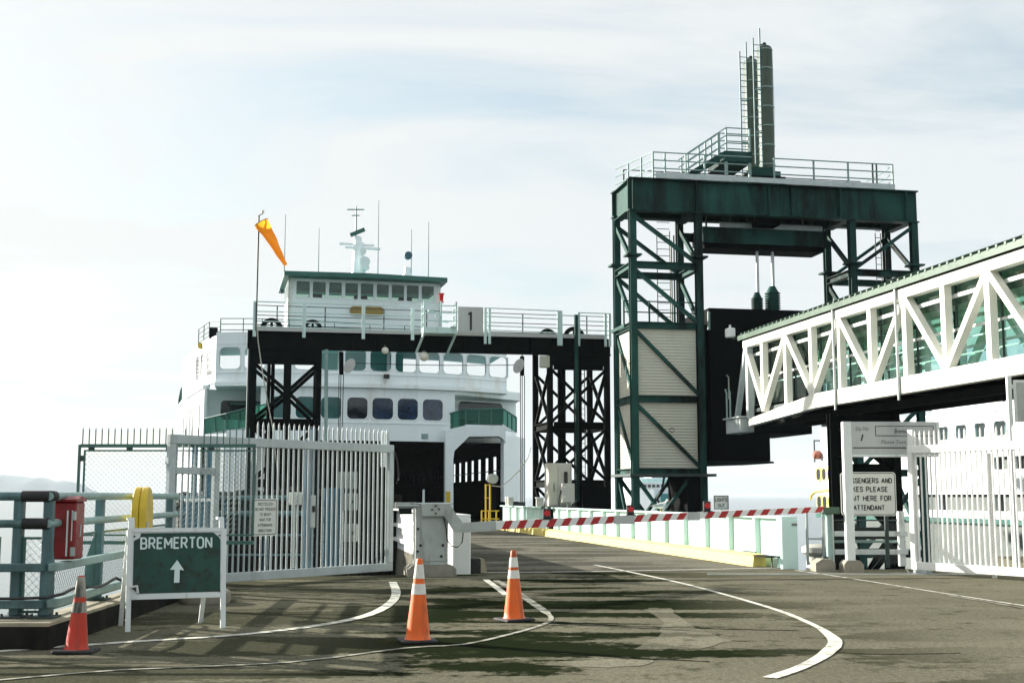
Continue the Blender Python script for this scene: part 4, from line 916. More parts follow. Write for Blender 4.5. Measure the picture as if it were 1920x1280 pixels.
# yellow railing at the far end of the bridge
YV = 58.5; a = fp(902, 972, YV); b = fp(932, 972, YV)
t = thing('yellow_railing', 'short yellow railing with two tall orange posts at the far end of the bridge', 'railing', S, (b[0], YV, 0))
for z in (.55, .92): M().tube([(a[0], YV, z), (b[0]+.1, YV, z)], .03, 6).build('rail', 'yellow', t)
for i in range(3): M().box(a[0]+.35*i, a[0]+.35*i+.06, YV-.03, YV+.03, 0, .95).build('post', 'yellow', t)
for px in (911, 919): P = fp(px, 907, YV+.3); M().box(P[0]-.035, P[0]+.035, YV+.26, YV+.33, 0, P[2]).build('tall_post', 'yellow', t)
for z in (1.5, 2.1): M().box(fp(911, 907, YV)[0], fp(919, 907, YV)[0], YV+.29, YV+.33, z, z+.05).build('rung', 'yellow', t)
A = fp(925, 893, YV+.5)
t = thing('mooring_winch', 'round grey winch drum behind the yellow railing', 'winch', S, (A[0], YV+1, 0))
M().lathe([(.24, YV+.5), (.24, YV+.55), (.15, YV+.6), (.15, YV+.9), (.24, YV+.95), (.24, YV+1.0)], (A[0], 0, A[2]-.1), 18, 'y').build('drum', 'cabinet_grey', t, True); M().box(A[0]-.15, A[0]+.15, YV+.6, YV+.9, 0, A[2]-.2).build('stand', 'steel_black', t)
m = M(); pts = [fp(*x, YV+.2) for x in ((922, 910), (940, 912), (955, 900), (975, 880), (990, 858), (996, 838))]; m.tube(pts, .025, 6); tag(m.build('rope', 'cord', None, fr=S), 'pale mooring line slung from the yellow railing up to the right gantry tower', 'rope')
# ================================================================== PASSENGER LIFT TOWER
VT, VK = 53.0, 55.65
tp = lambda x, y, v=VT: S.p(x, y, v)
us = [tp(1187.5, 600)[0], tp(1312, 600)[0], tp(1596, 420)[0], tp(1712, 420)[0]]
zT, zB = tp(1187, 334)[2], tp(1190, 396)[2]; zBK = tp(1190, 404, VT)[2]; zBK = S.p(1157, 409, VK)[2]
z1 = tp(1190, 496)[2]; z2 = tp(1190, 609)[2]; z3 = tp(1190, 747)[2]; z4 = tp(1190, 884)[2]
t = tow = thing('lift_tower', 'tall dark green lift tower with cream clad left leg and twin cylinders on top', 'tower', S, ((us[0]+us[3])/2, (VT+VK)/2, -5.2))
GM = 'steel_green'
for u in us:
    for v in (VT, VK):
        M().ibeam((u, v, -5.2), (u, v, zB if v == VT else zBK), .31, .31, (0, 1, 0), .04).build('column', GM, t)
        M().box(u-.34, u+.34, v-.34, v+.34, z1+.38, z1+.46).build('splice_plate', GM, t)
# top girders with stiffened web bays
for v in (VT, VK):
    zb_ = zB if v == VT else zBK; b = M(); b.box(us[0]-.2, us[3]+.2, v-.025, v+.025, zb_+.06, zT-.06); b.box(us[0]-.2, us[3]+.2, v-.24, v+.24, zT-.06, zT); b.box(us[0]-.2, us[3]+.2, v-.24, v+.24, zb_, zb_+.06); bo = b.build('top_girder', GM, t)
    xs = [us[0], us[1]-.1, (us[1]+us[2])/2-.35, (us[1]+us[2])/2+.75, us[2]-.6, us[3]-.4]
    rep('web_stiffener', GM, M().box(-.03, .03, v-.22, v-.027, zb_+.062, zT-.062), bo, [(x, 0, 0) for x in xs])
for u in us:
    M().ibeam((u, VT+.25, (zT+zB)/2), (u, VK-.25, (zT+zB)/2), .4, zT-zB-.1).build('side_girder', GM, t)
M().box(us[0]+.5, us[3]-.5, VT+.3, VK-.3, zBK+.2, zBK+.5).build('underside_frame', 'cab_dark', t)
br2 = lambda a, b, w=.2: M().beam(a, b, .14, w, (0, 1, 0)).build('brace', GM, t)
def leg(ua, ub, flip, zlist):
    for v in (VT, VK):
        for z in zlist[1:]: M().ibeam((ua+.18, v, z), (ub-.18, v, z), .26, .3).build('cross_beam', GM, t)
        for a, b in zip(zlist, zlist[1:]):
            p, q_ = (ua, ub) if not flip else (ub, ua); br2((p, v, a-.15), (q_, v, b+.1), .24)
    for u in (ua, ub):
        for z in zlist[1:]: M().ibeam((u, VT+.18, z), (u, VK-.18, z), .26, .3).build('cross_beam', GM, t)
        for a, b in zip(zlist, zlist[1:]): br2((u, VK, a-.15), (u, VT, b+.1), .2)
leg(us[0], us[1], False, [zB, z1, z2, z3, z4]); leg(us[2], us[3], True, [zB, z1, z2, z3, z4, -1])
for v in (VT, VK):
    br2((us[0], v, z4-.2), (us[1]-.6, v, -.9), .2); br2((us[1]-.6, v, z4-.2), (us[0], v, -.9), .2)
br2((us[0], VK, z4-.2), (us[0], VT+.9, 0), .12); br2((us[0], VT, z4-.2), (us[0], VT+.9, 0), .12)
M().box(us[1]-.75, us[1]+.2, VT-.1, VK, -1.5, z4-.2).build('hoist_shaft', 'cab_dark', t)
M().box(us[0]-.3, us[1]+.55, VT-.28, VK+.3, z4-.2, z4-.08).build('landing_edge', 'galv_dark', t)
for u in (us[0], us[2]): M().box(u-.5, u+3.5, VT-.5, VK+.5, -5.2, -2.8).build('footing', 'concrete', t)
# corrugated cladding on the left leg
def clad(P0, P1, za, zb_, out):
    """horizontally ribbed sheet between two plan points"""
    m = M(); n = int((zb_-za)/.13); d = Vector((P1[0]-P0[0], P1[1]-P0[1], 0)).normalized(); nrm = Vector((d.y, -d.x, 0))*out
    for i in range(n):
        z = za+(zb_-za)*i/n; h = (zb_-za)/n
        for f, o_ in ((0, 0), (.3, .016), (.62, .016), (.9, 0)): 
            for P in (P0, P1): m.v.append((P[0]+nrm.x*o_, P[1]+nrm.y*o_, z+f*h))
    for P in (P0, P1): m.v.append((P[0], P[1], zb_))
    m.f = [(2*i, 2*i+1, 2*i+3, 2*i+2) for i in range(len(m.v)//2-1)]
    return m.build('cladding_sheet', 'panel_cream', t)
for a, b in ((z3+.16, z2-.16), (z4+.16, z3-.16)):
    clad((us[0]+.2, VT+.03), (us[1]-.2, VT+.03), a, b, 1); clad((us[0]+.02, VK-.2), (us[0]+.02, VT+.2), a, b, 1)
    clad((us[1]-.2, VK-.05), (us[0]+.2, VK-.05), a, b, 1); clad((us[1]-.02, VT+.2), (us[1]-.02, VK-.2), a, b, 1)
# deck railing, stair, platform
def hrail(pts, hs=(0, .37, .74, 1.05), r=.03, mt='rail_teal', every=None, par=None):
    for h in hs: M().tube([vadd(p, (0, 0, -h)) for p in pts], r, 6).build('handrail', mt, par or t)
def rpost(p, h=1.15, mt='rail_teal', par=None): M().box(p[0]-.035, p[0]+.035, p[1]-.035, p[1]+.035, p[2]-h, p[2]).build('rail_post', mt, par or t)
zr = zT+1.2
M().box(us[0]+1.05, us[3]-1.0, VT-.3, VT-.26, zT+.0, zT+.24).build('toe_board', 'galv', t)
M().box(us[0]+.3, us[3]-.3, VT+.2, VK+.4, zT+.01, zT+.06).build('deck_plate', 'galv_dark', t)
f1, f2 = us[0]+.95, us[3]-1.05
hrail([(us[0]+.1, VK+.4, zr), (f1, VT-.2, zr), (f1+4.7, VT-.2, zr)]); hrail([(f1+5.8, VT-.2, zr), (f2, VT-.2, zr), (f2+.25, VT+1.0, zr), (f2+.25, VK+.3, zr)])
for f in (0, .12, .33, .52): rpost((f1+4.7*f, VT-.2, zr), 1.2)
for f in (0, .33, .62, 1.): rpost((f1+5.8+(f2-f1-5.8)*f, VT-.2, zr), 1.2)
for f in (.35, .7): rpost(lerp((us[0]+.1, VK+.4, zr), (f1, VT-.2, zr), f), 1.2)
for u in (f2-.5, f2-.3): M().tube([(u, VT+.8, zT), (u, VT+.8, zT+1.5)], .05, 6).build('vent_pipe', 'galv_dark', t)
hrail([(us[0]+.5, VK+.4, zr), (f2, VK+.4, zr)], (0, .55, 1.0), .025, 'galv_dark')
for i in range(7): rpost((us[0]+.5+i*1.9, VK+.4, zr), 1.2, 'galv_dark')
s0, s1 = tp(1278, 326, VT+.2), tp(1362, 283, VT+.2); pz = s1[2]
for v in (VT+.2, VT+1.1):
    M().beam((s0[0], v, zT+.1), (s1[0], v, pz-.1), .06, .26).build('stringer', GM, t)
    hrail([(s0[0]+.15, v, zT+1.25), (s1[0], v, pz+1.1), (tp(1405, 240, v)[0], v, pz+1.1)], (0, .36, .72), .03)
    for f in (.08, .5, .8, 1.): p = lerp((s0[0]+.15, v, zT+1.25), (s1[0], v, pz+1.1), f); rpost(p, 1.1)
    rpost((tp(1405, 240, v)[0], v, pz+1.1), 1.1)
for i in range(7): f = (i+.5)/7; M().box(lerp(s0, s1, f)[0]-.13, lerp(s0, s1, f)[0]+.13, VT+.24, VT+1.06, zT+.1+(pz-zT-.1)*f, zT+.14+(pz-zT-.1)*f).build('step', GM, t)
pe = tp(1406, 290, VT+.2)[0]
M().box(s1[0]-.1, pe+.1, VT+.15, VK-.2, pz-.5, pz).build('upper_platform', GM, t)
for u in (s1[0], pe): M().box(u-.06, u+.06, VT+.2, VT+.32, zT, pz-.5).build('platform_leg', 'rail_teal', t)
# twin hydraulic cylinders with ladders
for v, py in ((VT+1.4, 88), (VT+3.1, 113)):
    c = tp(1433, py, VT+1.4); uc = c[0]; zt_ = S.p(1437 if v < VT+2 else 1411, py, v)[2]; zb_ = zT+1.0
    cy = M().lathe([(.36, zb_), (.36, zt_-.15), (.32, zt_-.05), (.25, zt_)], (uc, v, 0), 24).build('hydraulic_cylinder', 'cylinder', t, True)
    n = 7
    for i in range(n): z = zb_+.3+(zt_-zb_-.5)*i/(n-1); M().lathe([(.375, z-.03), (.39, z), (.375, z+.03)], (uc, v, 0), 24).build('band', 'rail_teal', cy, True)
    m = M(); m.lathe([(.1, zt_), (.1, zt_+.14), (.05, zt_+.2)], (uc, v, 0), 10); m.lathe([(.05, zt_), (.05, zt_+.1)], (uc-.15, v, 0), 8); m.build('valve_cap', GM, cy)
    M().tube([(uc+.36, v-.05, zb_+1), (uc+.40, v-.05, (zt_+zb_)/2), (uc+.37, v-.05, zt_-.2)], .012, 5).build('sensor_wire', 'galv', cy)
    lm = M(); lu = uc-.66
    for s in (0, .34): lm.box(lu+s-.03, lu+s+.03, v-.25, v-.19, zb_+.2, zt_+.3+.5*(s > 0))
    for i in range(int((zt_-zb_)/.3)): lm.box(lu+.03, lu+.31, v-.235, v-.21, zb_+.4+.3*i, zb_+.43+.3*i)
    lm.build('ladder', 'rail_pale', t)
    for z in (zb_+1.8, zb_+3.9): M().box(lu-.02, uc, v-.22, v-.16, z, z+.06).build('ladder_bracket', 'rail_teal', t)
u0 = tp(1405, 320, VT+.6)[0]; u1 = tp(1471, 320, VT+.6)[0]
M().box(u0, u1, VT+.5, VK+.6, zT+.06, zT+.55).build('cylinder_base', 'cab_dark', t); M().box(u0+.15, u1-.15, VT+.7, VK+.5, zT+.552, zT+.85).build('cylinder_base', GM, t); M().box(u0+.35, u1-.4, VT+.9, VK+.4, zT+.852, zT+1.08).build('cylinder_base', GM, t)
# crosshead, rods and dampers
ca, cb = S.p(1318, 430, VT+1.2)[0], S.p(1548, 430, VT+1.2)[0]; ch, cl = S.p(1430, 429, VT+1.2)[2]+.1, S.p(1430, 468, VT+1.2)[2]
M().box(ca, cb, VT+1.2, VK+.1, cl+.25, ch-.1).build('crosshead', GM, t); M().box(ca+.1, cb-.1, VT+1.3, VK, cl, cl+.25).build('crosshead_keel', 'cab_dark', t)
M().box(ca+.8, cb-.2, VT+1.1, VT+1.18, ch-.12, ch+.1).build('toe_board', 'galv', t)
M().box(us[1], us[2], VK-.1, VK+.1, ch-.55, ch-.15).build('tie_beam', GM, t)
hrail([(ca+.1, VT+1.3, ch+1.0), (cb, VT+1.3, ch+1.0)], (0, .5), .02, 'galv_dark')
for i in range(5): rpost((ca+.2+i*1.2, VT+1.3, ch+1.0), 1.1, 'galv_dark')
M().box((us[1]+us[2])/2-.7, (us[1]+us[2])/2+.35, VT+.3, VT+1.3, ch-.1, zB).build('lift_block', 'cab_dark', t)
for px, ptop, r_ in ((1418, 548, .24), (1447, 537, .31)):
    c = S.p(px, 500, VT+1.6); zz = S.p(px, ptop, VT+1.6)[2]; ze = S.p(px, 584, VT+1.6)[2]
    M().lathe([(.075, zz-.2), (.075, cl+.3)], (c[0]+.05, c[1], 0), 12).build('rod', 'galv', t, True)
    pr = [(r_, ze)]; n = 8
    for i in range(n): z = ze+(zz-ze-.25)*i/n; hh = (zz-ze-.25)/n; pr += [(r_*1.18, z+.01), (r_*1.18, z+hh*.4), (r_*.92, z+hh*.5), (r_*.92, z+hh*.98)]
    pr += [(r_*.8, zz-.2), (r_*.45, zz)]
    M().lathe(pr, (c[0], c[1], 0), 18).build('damper', GM, t, True)
# caged ladder behind the left leg
m = M(); A = S.p(1231, 420, VK+1.2); B = S.p(1255, 420, VK+1.2)
for u in (A[0], B[0]): m.box(u-.02, u+.02, VK+1.18, VK+1.22, z2, zB)
for i in range(20): m.box(A[0], B[0], VK+1.19, VK+1.21, z2+.3+.33*i, z2+.33+.33*i)
m.build('ladder', 'galv_dark', t)
m = M(); A = S.p(1640, 420, VK-.3); B = S.p(1650, 420, VK-.3)
for u in (A[0], B[0]): m.box(u-.02, u+.02, VK-.32, VK-.28, z2, zB)
for i in range(20): m.box(A[0], B[0], VK-.31, VK-.29, z2+.3+.33*i, z2+.33+.33*i)
m.build('ladder', 'galv_dark', t)
for px in (1259, 1264, 1270): P = S.p(px, 500, VK+.5); M().tube([(P[0], P[1], z2-.5), (P[0], P[1], zB-.6+(px-1259)*.05)], .04, 6).build('conduit', 'panel_cream' if px == 1259 else 'galv_dark', t)
P = tp(1260, 806, VT-.2); M().tube([(P[0]+math.cos(R(a))*.1, P[1], P[2]+math.sin(R(a))*.1) for a in range(0, 361, 30)], .015, 5).build('hook_ring', 'cable', t)
M().tube([tp(1246, 889), tp(1242, 915), tp(1232, 935), tp(1240, 950)], .05, 6).build('hose', 'cable', t)
# side landing between the gantry and the tower
zl = S.p(1170, 607, VT+.5)[2]; a = S.p(1146, 607, VK)[0]
M().box(a, us[0]-.2, VT+.5, VK, zl-.15, zl).build('side_landing', GM, t); hrail([(a, VT+.5, zl+1.05), (us[0], VT+.5, zl+1.05), (us[1], VT+.5, zl+1.05)], (0, .5), .03, GM); 
for f in (0, .35, .7, 1): rpost(lerp((a, VT+.5, zl+1.05), (us[1], VT+.5, zl+1.05), f), 1.05, GM)

# ================================================================== TRANSFER CAB
ka, kb, kc, kd = tp(1331, 700, VT+1.0)[0], tp(1520, 700, VT+1.0)[0], tp(1443, 800, VT+1.0)[0], tp(1313, 700, VT+1.0)[0]
zk, zm, zn = tp(1400, 579, VT+1)[2], tp(1400, 812, VT+1)[2], tp(1400, 868, VT+1)[2]
t = thing('transfer_cab', 'black box cab hanging in the lift tower at the end of the white walkway', 'lift cab', S, ((ka+kb)/2, VT+2.5, zn))
M().box(ka, kb, VT+1, VT+5.5, zm, zk, .03).build('shell', 'cab_dark', t); M().box(ka, kc, VT+1.0, VT+5, zn+.1, zm-.002).build('lower_hull', 'cab_dark', t)
M().box(kd, ka-.01, VT+1.2, VT+4, zn-.1, tp(1320, 607, VT+1)[2]).build('side_shaft', 'cab_dark', t)
M().prism([(kd, zn-.12), (kc, zn-.0), (kc+.15, zn-.0), (kc+.1, zn+.09), (kd, zn+.09)], VT+.9, VT+5, 'y').build('skid', 'hull_dark', t)
M().tube([tp(1329, 584, VT+.9), tp(1329, 618, VT+.9)], .07, 8).build('corner_guard', 'rail_teal', t)
for px, py in ((1366, 707), ): P = tp(px, py, VT+.9); M().tube([(P[0], P[1], P[2]-1.0), (P[0], P[1], P[2]), (P[0]-.1, P[1], P[2]+.1)], .03, 6).build('handle', 'panel_cream', t)
# ================================================================== WALKWAY
UW = S.p(1392, 640, 49.3)[0]; UX = UW+3.5
V0 = 49.2; VN = 16.0; BAY = 2.33; NB = 14
vn = [V0 - .0 - BAY*i for i in range(NB+1)]; vn[1:] = [S.pu(1427, 700, UW)[1]-BAY*(i-1) for i in range(1, NB+1)]
zr_ = S.pu(1480, 598, UW)[2]
zE = lerp((0, 0, S.pu(1400, 627, UW)[2]), (0, 0, S.pu(1919, 447, UW)[2]), .5)[2]
zTop = zE-.22; zTc = zTop-.33                       # white top chord
zBb = S.pu(1750, 728, UW)[2]; zBt = zBb+.52
t = thing('passenger_walkway', 'white enclosed passenger walkway of truss and glass leading to the lift tower', 'walkway', S, (UW+1.75, (V0+vn[-1])/2, 0))
vend = vn[-1]
for u, s in ((UW, 1), (UX, -1)):
    a, b = min(u, u+s*.3), max(u, u+s*.3)
    M().box(a, b, vend, V0+.1, zTc, zTop, .015).build('top_chord', 'truss_cream', t)
    M().box(a, b, vend, vn[3]-.3, zBb, zBt, .015).build('bottom_chord', 'truss_cream', t)
    M().prism([(vn[3]-.298, zBb), (V0-.4, zBb-.30), (V0-.4, zBb-.02), (vn[3]-.298, zBt)], a+.0015, b-.0015, 'x').build('bottom_chord', 'truss_cream', t)
    uc = (a+b)/2
    for i in range(1, NB+1): M().box(a+.03, b-.03, vn[i]-.13, vn[i]+.13, zBt-.001 if i > 3 else zBt-.25, zTc, .01).build('truss_post', 'truss_cream', t)
    for i in range(NB):
        A = (uc, vn[i], zTc+.08); B = (uc, vn[i+1], zBt-.05)
        if i % 2: A, B = (uc, vn[i], zBt-.05), (uc, vn[i+1], zTc+.08)
        if i <= 2: A = (A[0], A[1], A[2]-(.18 if i % 2 else 0)); 
        if i <= 1 and not i % 2: B = (B[0], B[1], B[2]-.22)
        M().beam(A, B, .2, .24, (1, 0, 0)).build('truss_diagonal', 'truss_cream', t)
    M().beam((uc, V0, zTc+.1), (uc, V0+1.3, zBt-.5), .2, .2, (1, 0, 0)).build('end_strut', 'gate_grey', t); M().box(a+.02, b-.02, V0-.35, V0-.1, zBb-.02, zTc, .01).build('end_post', 'gate_grey', t)
    for v in (vn[4]+.18, vn[6]+.32): M().tube([(u-s*.05, v, zE-.1), (u-s*.05, v, zBb-.2)], .045, 10).build('downpipe', 'galv', t, True)
    # glazing: panes between posts, handrail and lamp strip behind them
    ug = u+s*.42
    for i in range(NB):
        va, vb = vn[i]-.10, vn[i+1]+.10
        zlo = zBt+.02; zmid = zBt+1.15
        M().box(ug-.006, ug+.006, vb, va, zlo, zmid-.03).build('pane', 'glass_tint', t); M().box(ug-.006, ug+.006, vb, va, zmid+.03, zTc-.02).build('pane', 'glass_green', t)
        for f in (0,): vv = va+(vb-va)*f; M().box(ug-.03, ug+.03, vv-.018, vv+.018, zlo, zTc).build('mullion', 'galv_dark', t)
    M().box(ug-.03, ug+.03, vend, V0, zBt+1.11, zBt+1.19).build('transom', 'white_paint', t)
    M().tube([(u+s*.62, vend, zBt+.9), (u+s*.62, V0, zBt+.9)], .025, 6).build('handrail', 'white_paint', t)
    M().box(u+s*.33, u+s*.40, vend, V0, zTc-.36, zTc-.25).build('cable_tray', 'white_paint', t)
M().box(UW+.3, UX-.3, vend, V0, zBb+.28, zBb+.42).build('floor', 'galv_dark', t)
M().box(UW+.31, UX-.31, vend, V0, zTop-.1, zTop-.02).build('ceiling', 'roof_green', t)
for i in range(NB+1): M().box(UW+.31, UX-.31, vn[i]-.1, vn[i]+.1, zBb-.05, zBb+.275).build('floor_beam', 'steel_black', t)
for u in (UW+1.0, UX-1.0): M().box(u-.1, u+.1, vend, V0-.5, zBb-.3, zBb-.052).build('keel_beam', 'steel_black', t)
# ribbed metal roof: fascia, two slopes, standing seams
rf = M().prism([(UW-.12, zE-.2), (UW-.12, zE-.0), (UW+1.0, zE+.42), (UX-1.0, zE+.42), (UX+.12, zE-.0), (UX+.12, zE-.2), (UX-.3, zE-.1), (UW+.3, zE-.1)], vend-.3, V0+.35, 'y').build('roof', 'roof_green', t)
sm = M()
for i in range(int((V0-vend)/.42)):
    v = V0-.1-.42*i; sm.prism([(UW-.135, zE-.02), (UW-.135, zE+.07), (UW+1.0, zE+.49), (UX-1.0, zE+.49), (UX+.135, zE+.07), (UX+.135, zE-.02), (UX-1., zE+.40), (UW+1., zE+.40)], v-.05, v+.05, 'y')
sm.build('roof_seams', 'roof_green', rf)
# end fittings at the cab
A = S.pu(1347, 772, UW); 
M().box(UW-.25, UW+.35, V0-.1, V0+1.6, zBb-.55, zBb+.05, .02).build('hinge_box', 'gate_grey', t); M().box(UW-.35, UW+.4, V0-.2, V0+1.7, zBb+.052, zBb+.12, .01).build('hinge_cap', 'gate_grey', t)
for v in (V0+1.3, V0+.9): M().tube([(UW-.3, v, zBb+.1), (UW-.3, v, zBb+1.2), (UW-.3, v+.15, zBb+1.35)], .035, 6).build('grab_rail', 'rail_teal', t)
A = tp(1369, 624, 50.2)
t = thing('camera_box', 'white weatherproof camera housing on the corner of the walkway roof', 'camera', S, A)
M().box(A[0]-.17, A[0]+.17, A[1]-.2, A[1]+.2, A[2]-.2, A[2]+.2, .04).build('housing', 'white_paint', t); M().lathe([(.05, A[2]+.2), (.05, A[2]+.34)], (A[0], A[1], 0), 10).build('antenna', 'white_paint', t); M().tube([(A[0], A[1], A[2]-.2), (A[0]+.1, A[1]-.1, A[2]-.28), (UW+.05, V0-.3, zE)], .03, 6).build('arm', 'galv_dark', t)
# support bents
def bent(lab, v, ua, ub):
    t = thing('walkway_support', lab, 'support frame', S, ((ua+ub)/2, v, -5.2), 'support frames under the walkway')
    off = .52; ua0, ub0 = ua, ub
    for w in (v, v+1.6):
        ua, ub = (ua0, ub0) if w == v else (ua0+1.0*bool(off), ub0+.45)
        for u in (ua, ub): M().ibeam((u, w, -5.2), (u, w, zBb-.3), .27, .27, (0, 1, 0)).build('column', 'steel_black', t)
        for z in (zBb-.5, 2.55, .3): M().ibeam((ua+.19, w, z), (ub-.19, w, z), .3, .36).build('cross_beam', 'steel_black', t)
        for za, zb_ in ((zBb-.6, 2.7), (2.4, .45), (.1, -2.5)):
            br((ua, w, za), (ub, w, zb_), .18, par=t); br((ub, w, za), (ua, w, zb_), .18, par=t)
    for ux, uy in ((ua0, ua), (ub0, ub)):
        for z in (zBb-.5, 2.55): M().ibeam((ux, v+.15, z), (uy, v+1.45, z), .3, .36).build('cross_beam', 'steel_black', t)
bent('black cross-braced steel frame holding up the walkway behind the attendant sign', 41.0, S.p(1563, 900, 41.)[0], S.p(1681, 900, 41.)[0])
bent('black cross-braced steel frame under the near end of the walkway', 19.5, UW+.3, UX-.3)
# ================================================================== FERRY at the slip
fw = lambda px, py, D: S.loc(W.p(px, py, D))
t = fer = thing('ferry', 'large white car ferry moored bow-on at the slip behind the lift gantry', 'ferry', S, fw(680, 930, 90)[:2] + (-5.2,))
FW = 'ferry_white'
PLF = [(404, 86.), (455, 85.7), (549, 86.), (643.5, 86.7), (691, 87.15), (785, 88.3), (872, 90.), (950, 92.5)]
PLP = [fw(px, 690, D)[:2] for px, D in PLF]
def plan(px):
    for i in range(len(PLF)-1):
        a, b = PLF[i][0], PLF[i+1][0]
        if px <= b or i == len(PLF)-2: f = (px-a)/(b-a); return tuple(PLP[i][k]+(PLP[i+1][k]-PLP[i][k])*f for k in (0, 1))
def seg(m, A, B, z0, z1, th=.14, off=0.):
    d = Vector((B[0]-A[0], B[1]-A[1])).normalized(); n = Vector((d.y, -d.x))       # outward (towards the camera)
    q = [(P[0]+n.x*o, P[1]+n.y*o, z) for P in (A, B) for o in (off, off-th) for z in (z0, z1)]
    return m.add(q, [(0, 4, 5, 1), (2, 3, 7, 6), (0, 1, 3, 2), (4, 6, 7, 5), (1, 5, 7, 3), (0, 2, 6, 4)])
def fseg(m, pa, pb, z0, z1, th=.14, off=0.):
    xs = [pa] + [p for p, _ in PLF if pa < p < pb] + [pb]
    for a, b in zip(xs, xs[1:]): seg(m, plan(a), plan(b), z0, z1, th, off)
    return m
def window(A, B, z0, z1, par, r=.28, gm='glass_dark', fm=FW, ring=.09, off=0., pane_off=-.05, over=.0):
    """rounded window between two plan points: frame ring (part) with its pane (sub-part)"""
    d = Vector((B[0]-A[0], B[1]-A[1])); L = d.length; d.normalize(); n = Vector((d.y, -d.x))
    def P(s, z, o): return (A[0]+d.x*s+n.x*o, A[1]+d.y*s+n.y*o, z)
    o_ = rrect(-ring-over, L+ring+over, z0-ring-over, z1+ring+over, .02 if not over else r+ring, 5); i_ = rrect(0, L, z0, z1, r, 5); K = len(o_); m = M()
    for pts, o in ((o_, off+.03), (i_, off+.03), (i_, off-.1), (o_, off-.1)): m.v += [P(s, z, o) for s, z in pts]
    for k in range(3): m.f += [(k*K+i, (k+1)*K+i, (k+1)*K+(i+1) % K, k*K+(i+1) % K) for i in range(K)]
    m.f = [f[::-1] for f in m.f]
    w = m.build('window', fm, par)
    g = M(); g.v = [P(s, z, off+pane_off) for s, z in i_] + [P(s, z, off+pane_off-.02) for s, z in i_]; g.f = [tuple(range(K))[::-1], tuple(range(K, 2*K))]; g.build('pane', gm, w)
    return w
z_up0, z_up1 = fw(430, 691, 85.7)[2], fw(430, 650, 85.7)[2]
z_lo0, z_lo1 = fw(670, 785, 87)[2], fw(670, 745, 87)[2]
zD2, zD3 = fw(430, 716, 85.7)[2], fw(430, 622, 85.7)[2]; zD1 = fw(700, 826, 87.3)[2]
# --- upper cabin front, with see-through windows
WU = [411+47.2*i for i in range(8)] + [786, 831, 875, 917]; WUW = [39]*8 + [38, 37, 36, 34]
m = M(); fseg(m, 404, 950, zD2, z_up0); fseg(m, 404, 950, z_up1, zD3)
ed = [404] + [x for a, w in zip(WU, WUW) for x in (a, a+w)] + [950]
for a, b in zip(ed[::2], ed[1::2]): fseg(m, a, b, z_up0, z_up1)
m.build('upper_wall', FW, t)
for a, w in zip(WU, WUW): window(plan(a), plan(a+w), z_up0, z_up1, t, .34, 'glass_clear', ring=.0, over=0)
for a, w in zip(WU, WUW):   # soft corner fillets of the openings
    pass
m = M(); fseg(m, 404, 950, z_up0-.28, z_up0-.2, .1, .05); m.build('moulding', FW, t); m = M(); fseg(m, 404, 950, z_up1+.22, z_up1+.27, .1, .03); m.build('moulding', FW, t)
# left side of the upper cabin and hull flare
SL = [fw(404, 690, 86.)[:2], fw(385, 690, 88.6)[:2], fw(366, 690, 92)[:2]]; SL.append((SL[-1][0]-1.5, SL[-1][1]+9)); 
m = M()
for A, B in zip(SL, SL[1:]): seg(m, B, A, zD2, zD3-.2)
m.build('side_wall', FW, t)
for f0, f1, A, B in ((.15, .75, SL[1], SL[0]), (.1, .42, SL[2], SL[1]), (.55, .9, SL[2], SL[1])):
    window(lerp((*A, 0), (*B, 0), f0)[:2], lerp((*A, 0), (*B, 0), f1)[:2], z_up0-.3, z_up1-.1, t, .2, 'glass_dark', over=.01, pane_off=.0)
# decks, ceilings, core
def slab(pts, z0, z1, nm, mt): return M().prism(pts, z0, z1, 'z').build(nm, mt, t)
fr_ = [plan(p) for p in (404, 455, 549, 643.5, 691, 785, 872, 950)]
inn = [(a-.3*0, b+8) for a, b in fr_]
slab([(a, b+.15) for a, b in fr_] + inn[::-1], z_up1+.30, z_up1+.45, 'ceiling', 'interior_teal')
slab([(a, b+.16) for a, b in fr_] + [(a, b+8.2) for a, b in fr_][::-1], zD3-.35, zD3-.25, 'boat_deck', 'ferry_green')
slab([(a, b-.35) for a, b in fr_] + [(a, b+26) for a, b in fr_][::-1], zD2-.28, zD2-.01, 'saloon_deck', FW)
ca_, cb_ = plan(606), plan(770)
M().box(ca_[0], cb_[0], ca_[1]+6, ca_[1]+30, zD2, zD3-.4).build('casing', 'interior_teal', t)
for px in (640, 735): P = plan(px); M().box(P[0]-.1, P[0]+.1, P[1]+3, P[1]+3.2, zD2, z_up1+.3).build('pillar', FW, t)
# --- lower saloon front
m = M(); fseg(m, 490, 853, zD1, zD2-.3); m.build('lower_wall', FW, t)
m = M(); fseg(m, 490, 853, z_lo0-.3, z_lo0-.22, .1, .05); m.build('moulding', FW, t)
for i, (a, b) in enumerate(((511, 547), (556, 592), (603, 641), (652, 690), (699, 737.5), (746, 784), (793, 830))):
    window(plan(a), plan(b), z_lo0, z_lo1, t, .33, 'glass_blue' if i > 3 else ('glass_dark' if i == 3 else 'glass_teal'), over=.001, pane_off=.004)
# small plate over the car deck opening
A = plan(795); M().box(A[0]-.32, A[0]+.32, A[1]-.05, A[1]-.02, zD1+.18, zD1+.55).build('clearance_plate', 'rail_teal', t)
# floodlight on the wall between the window rows
A = plan(724); zz = fw(724, 706, 87.5)[2]; M().box(A[0]-.2, A[0]+.2, A[1]-.5, A[1]-.1, zz-.15, zz+.15, .04).build('floodlight', 'ink', t); M().tube([(A[0], A[1]-.2, zz-.15), (A[0]-.12, A[1]-.15, zz-.6)], .03, 6).build('wire', 'galv', t)
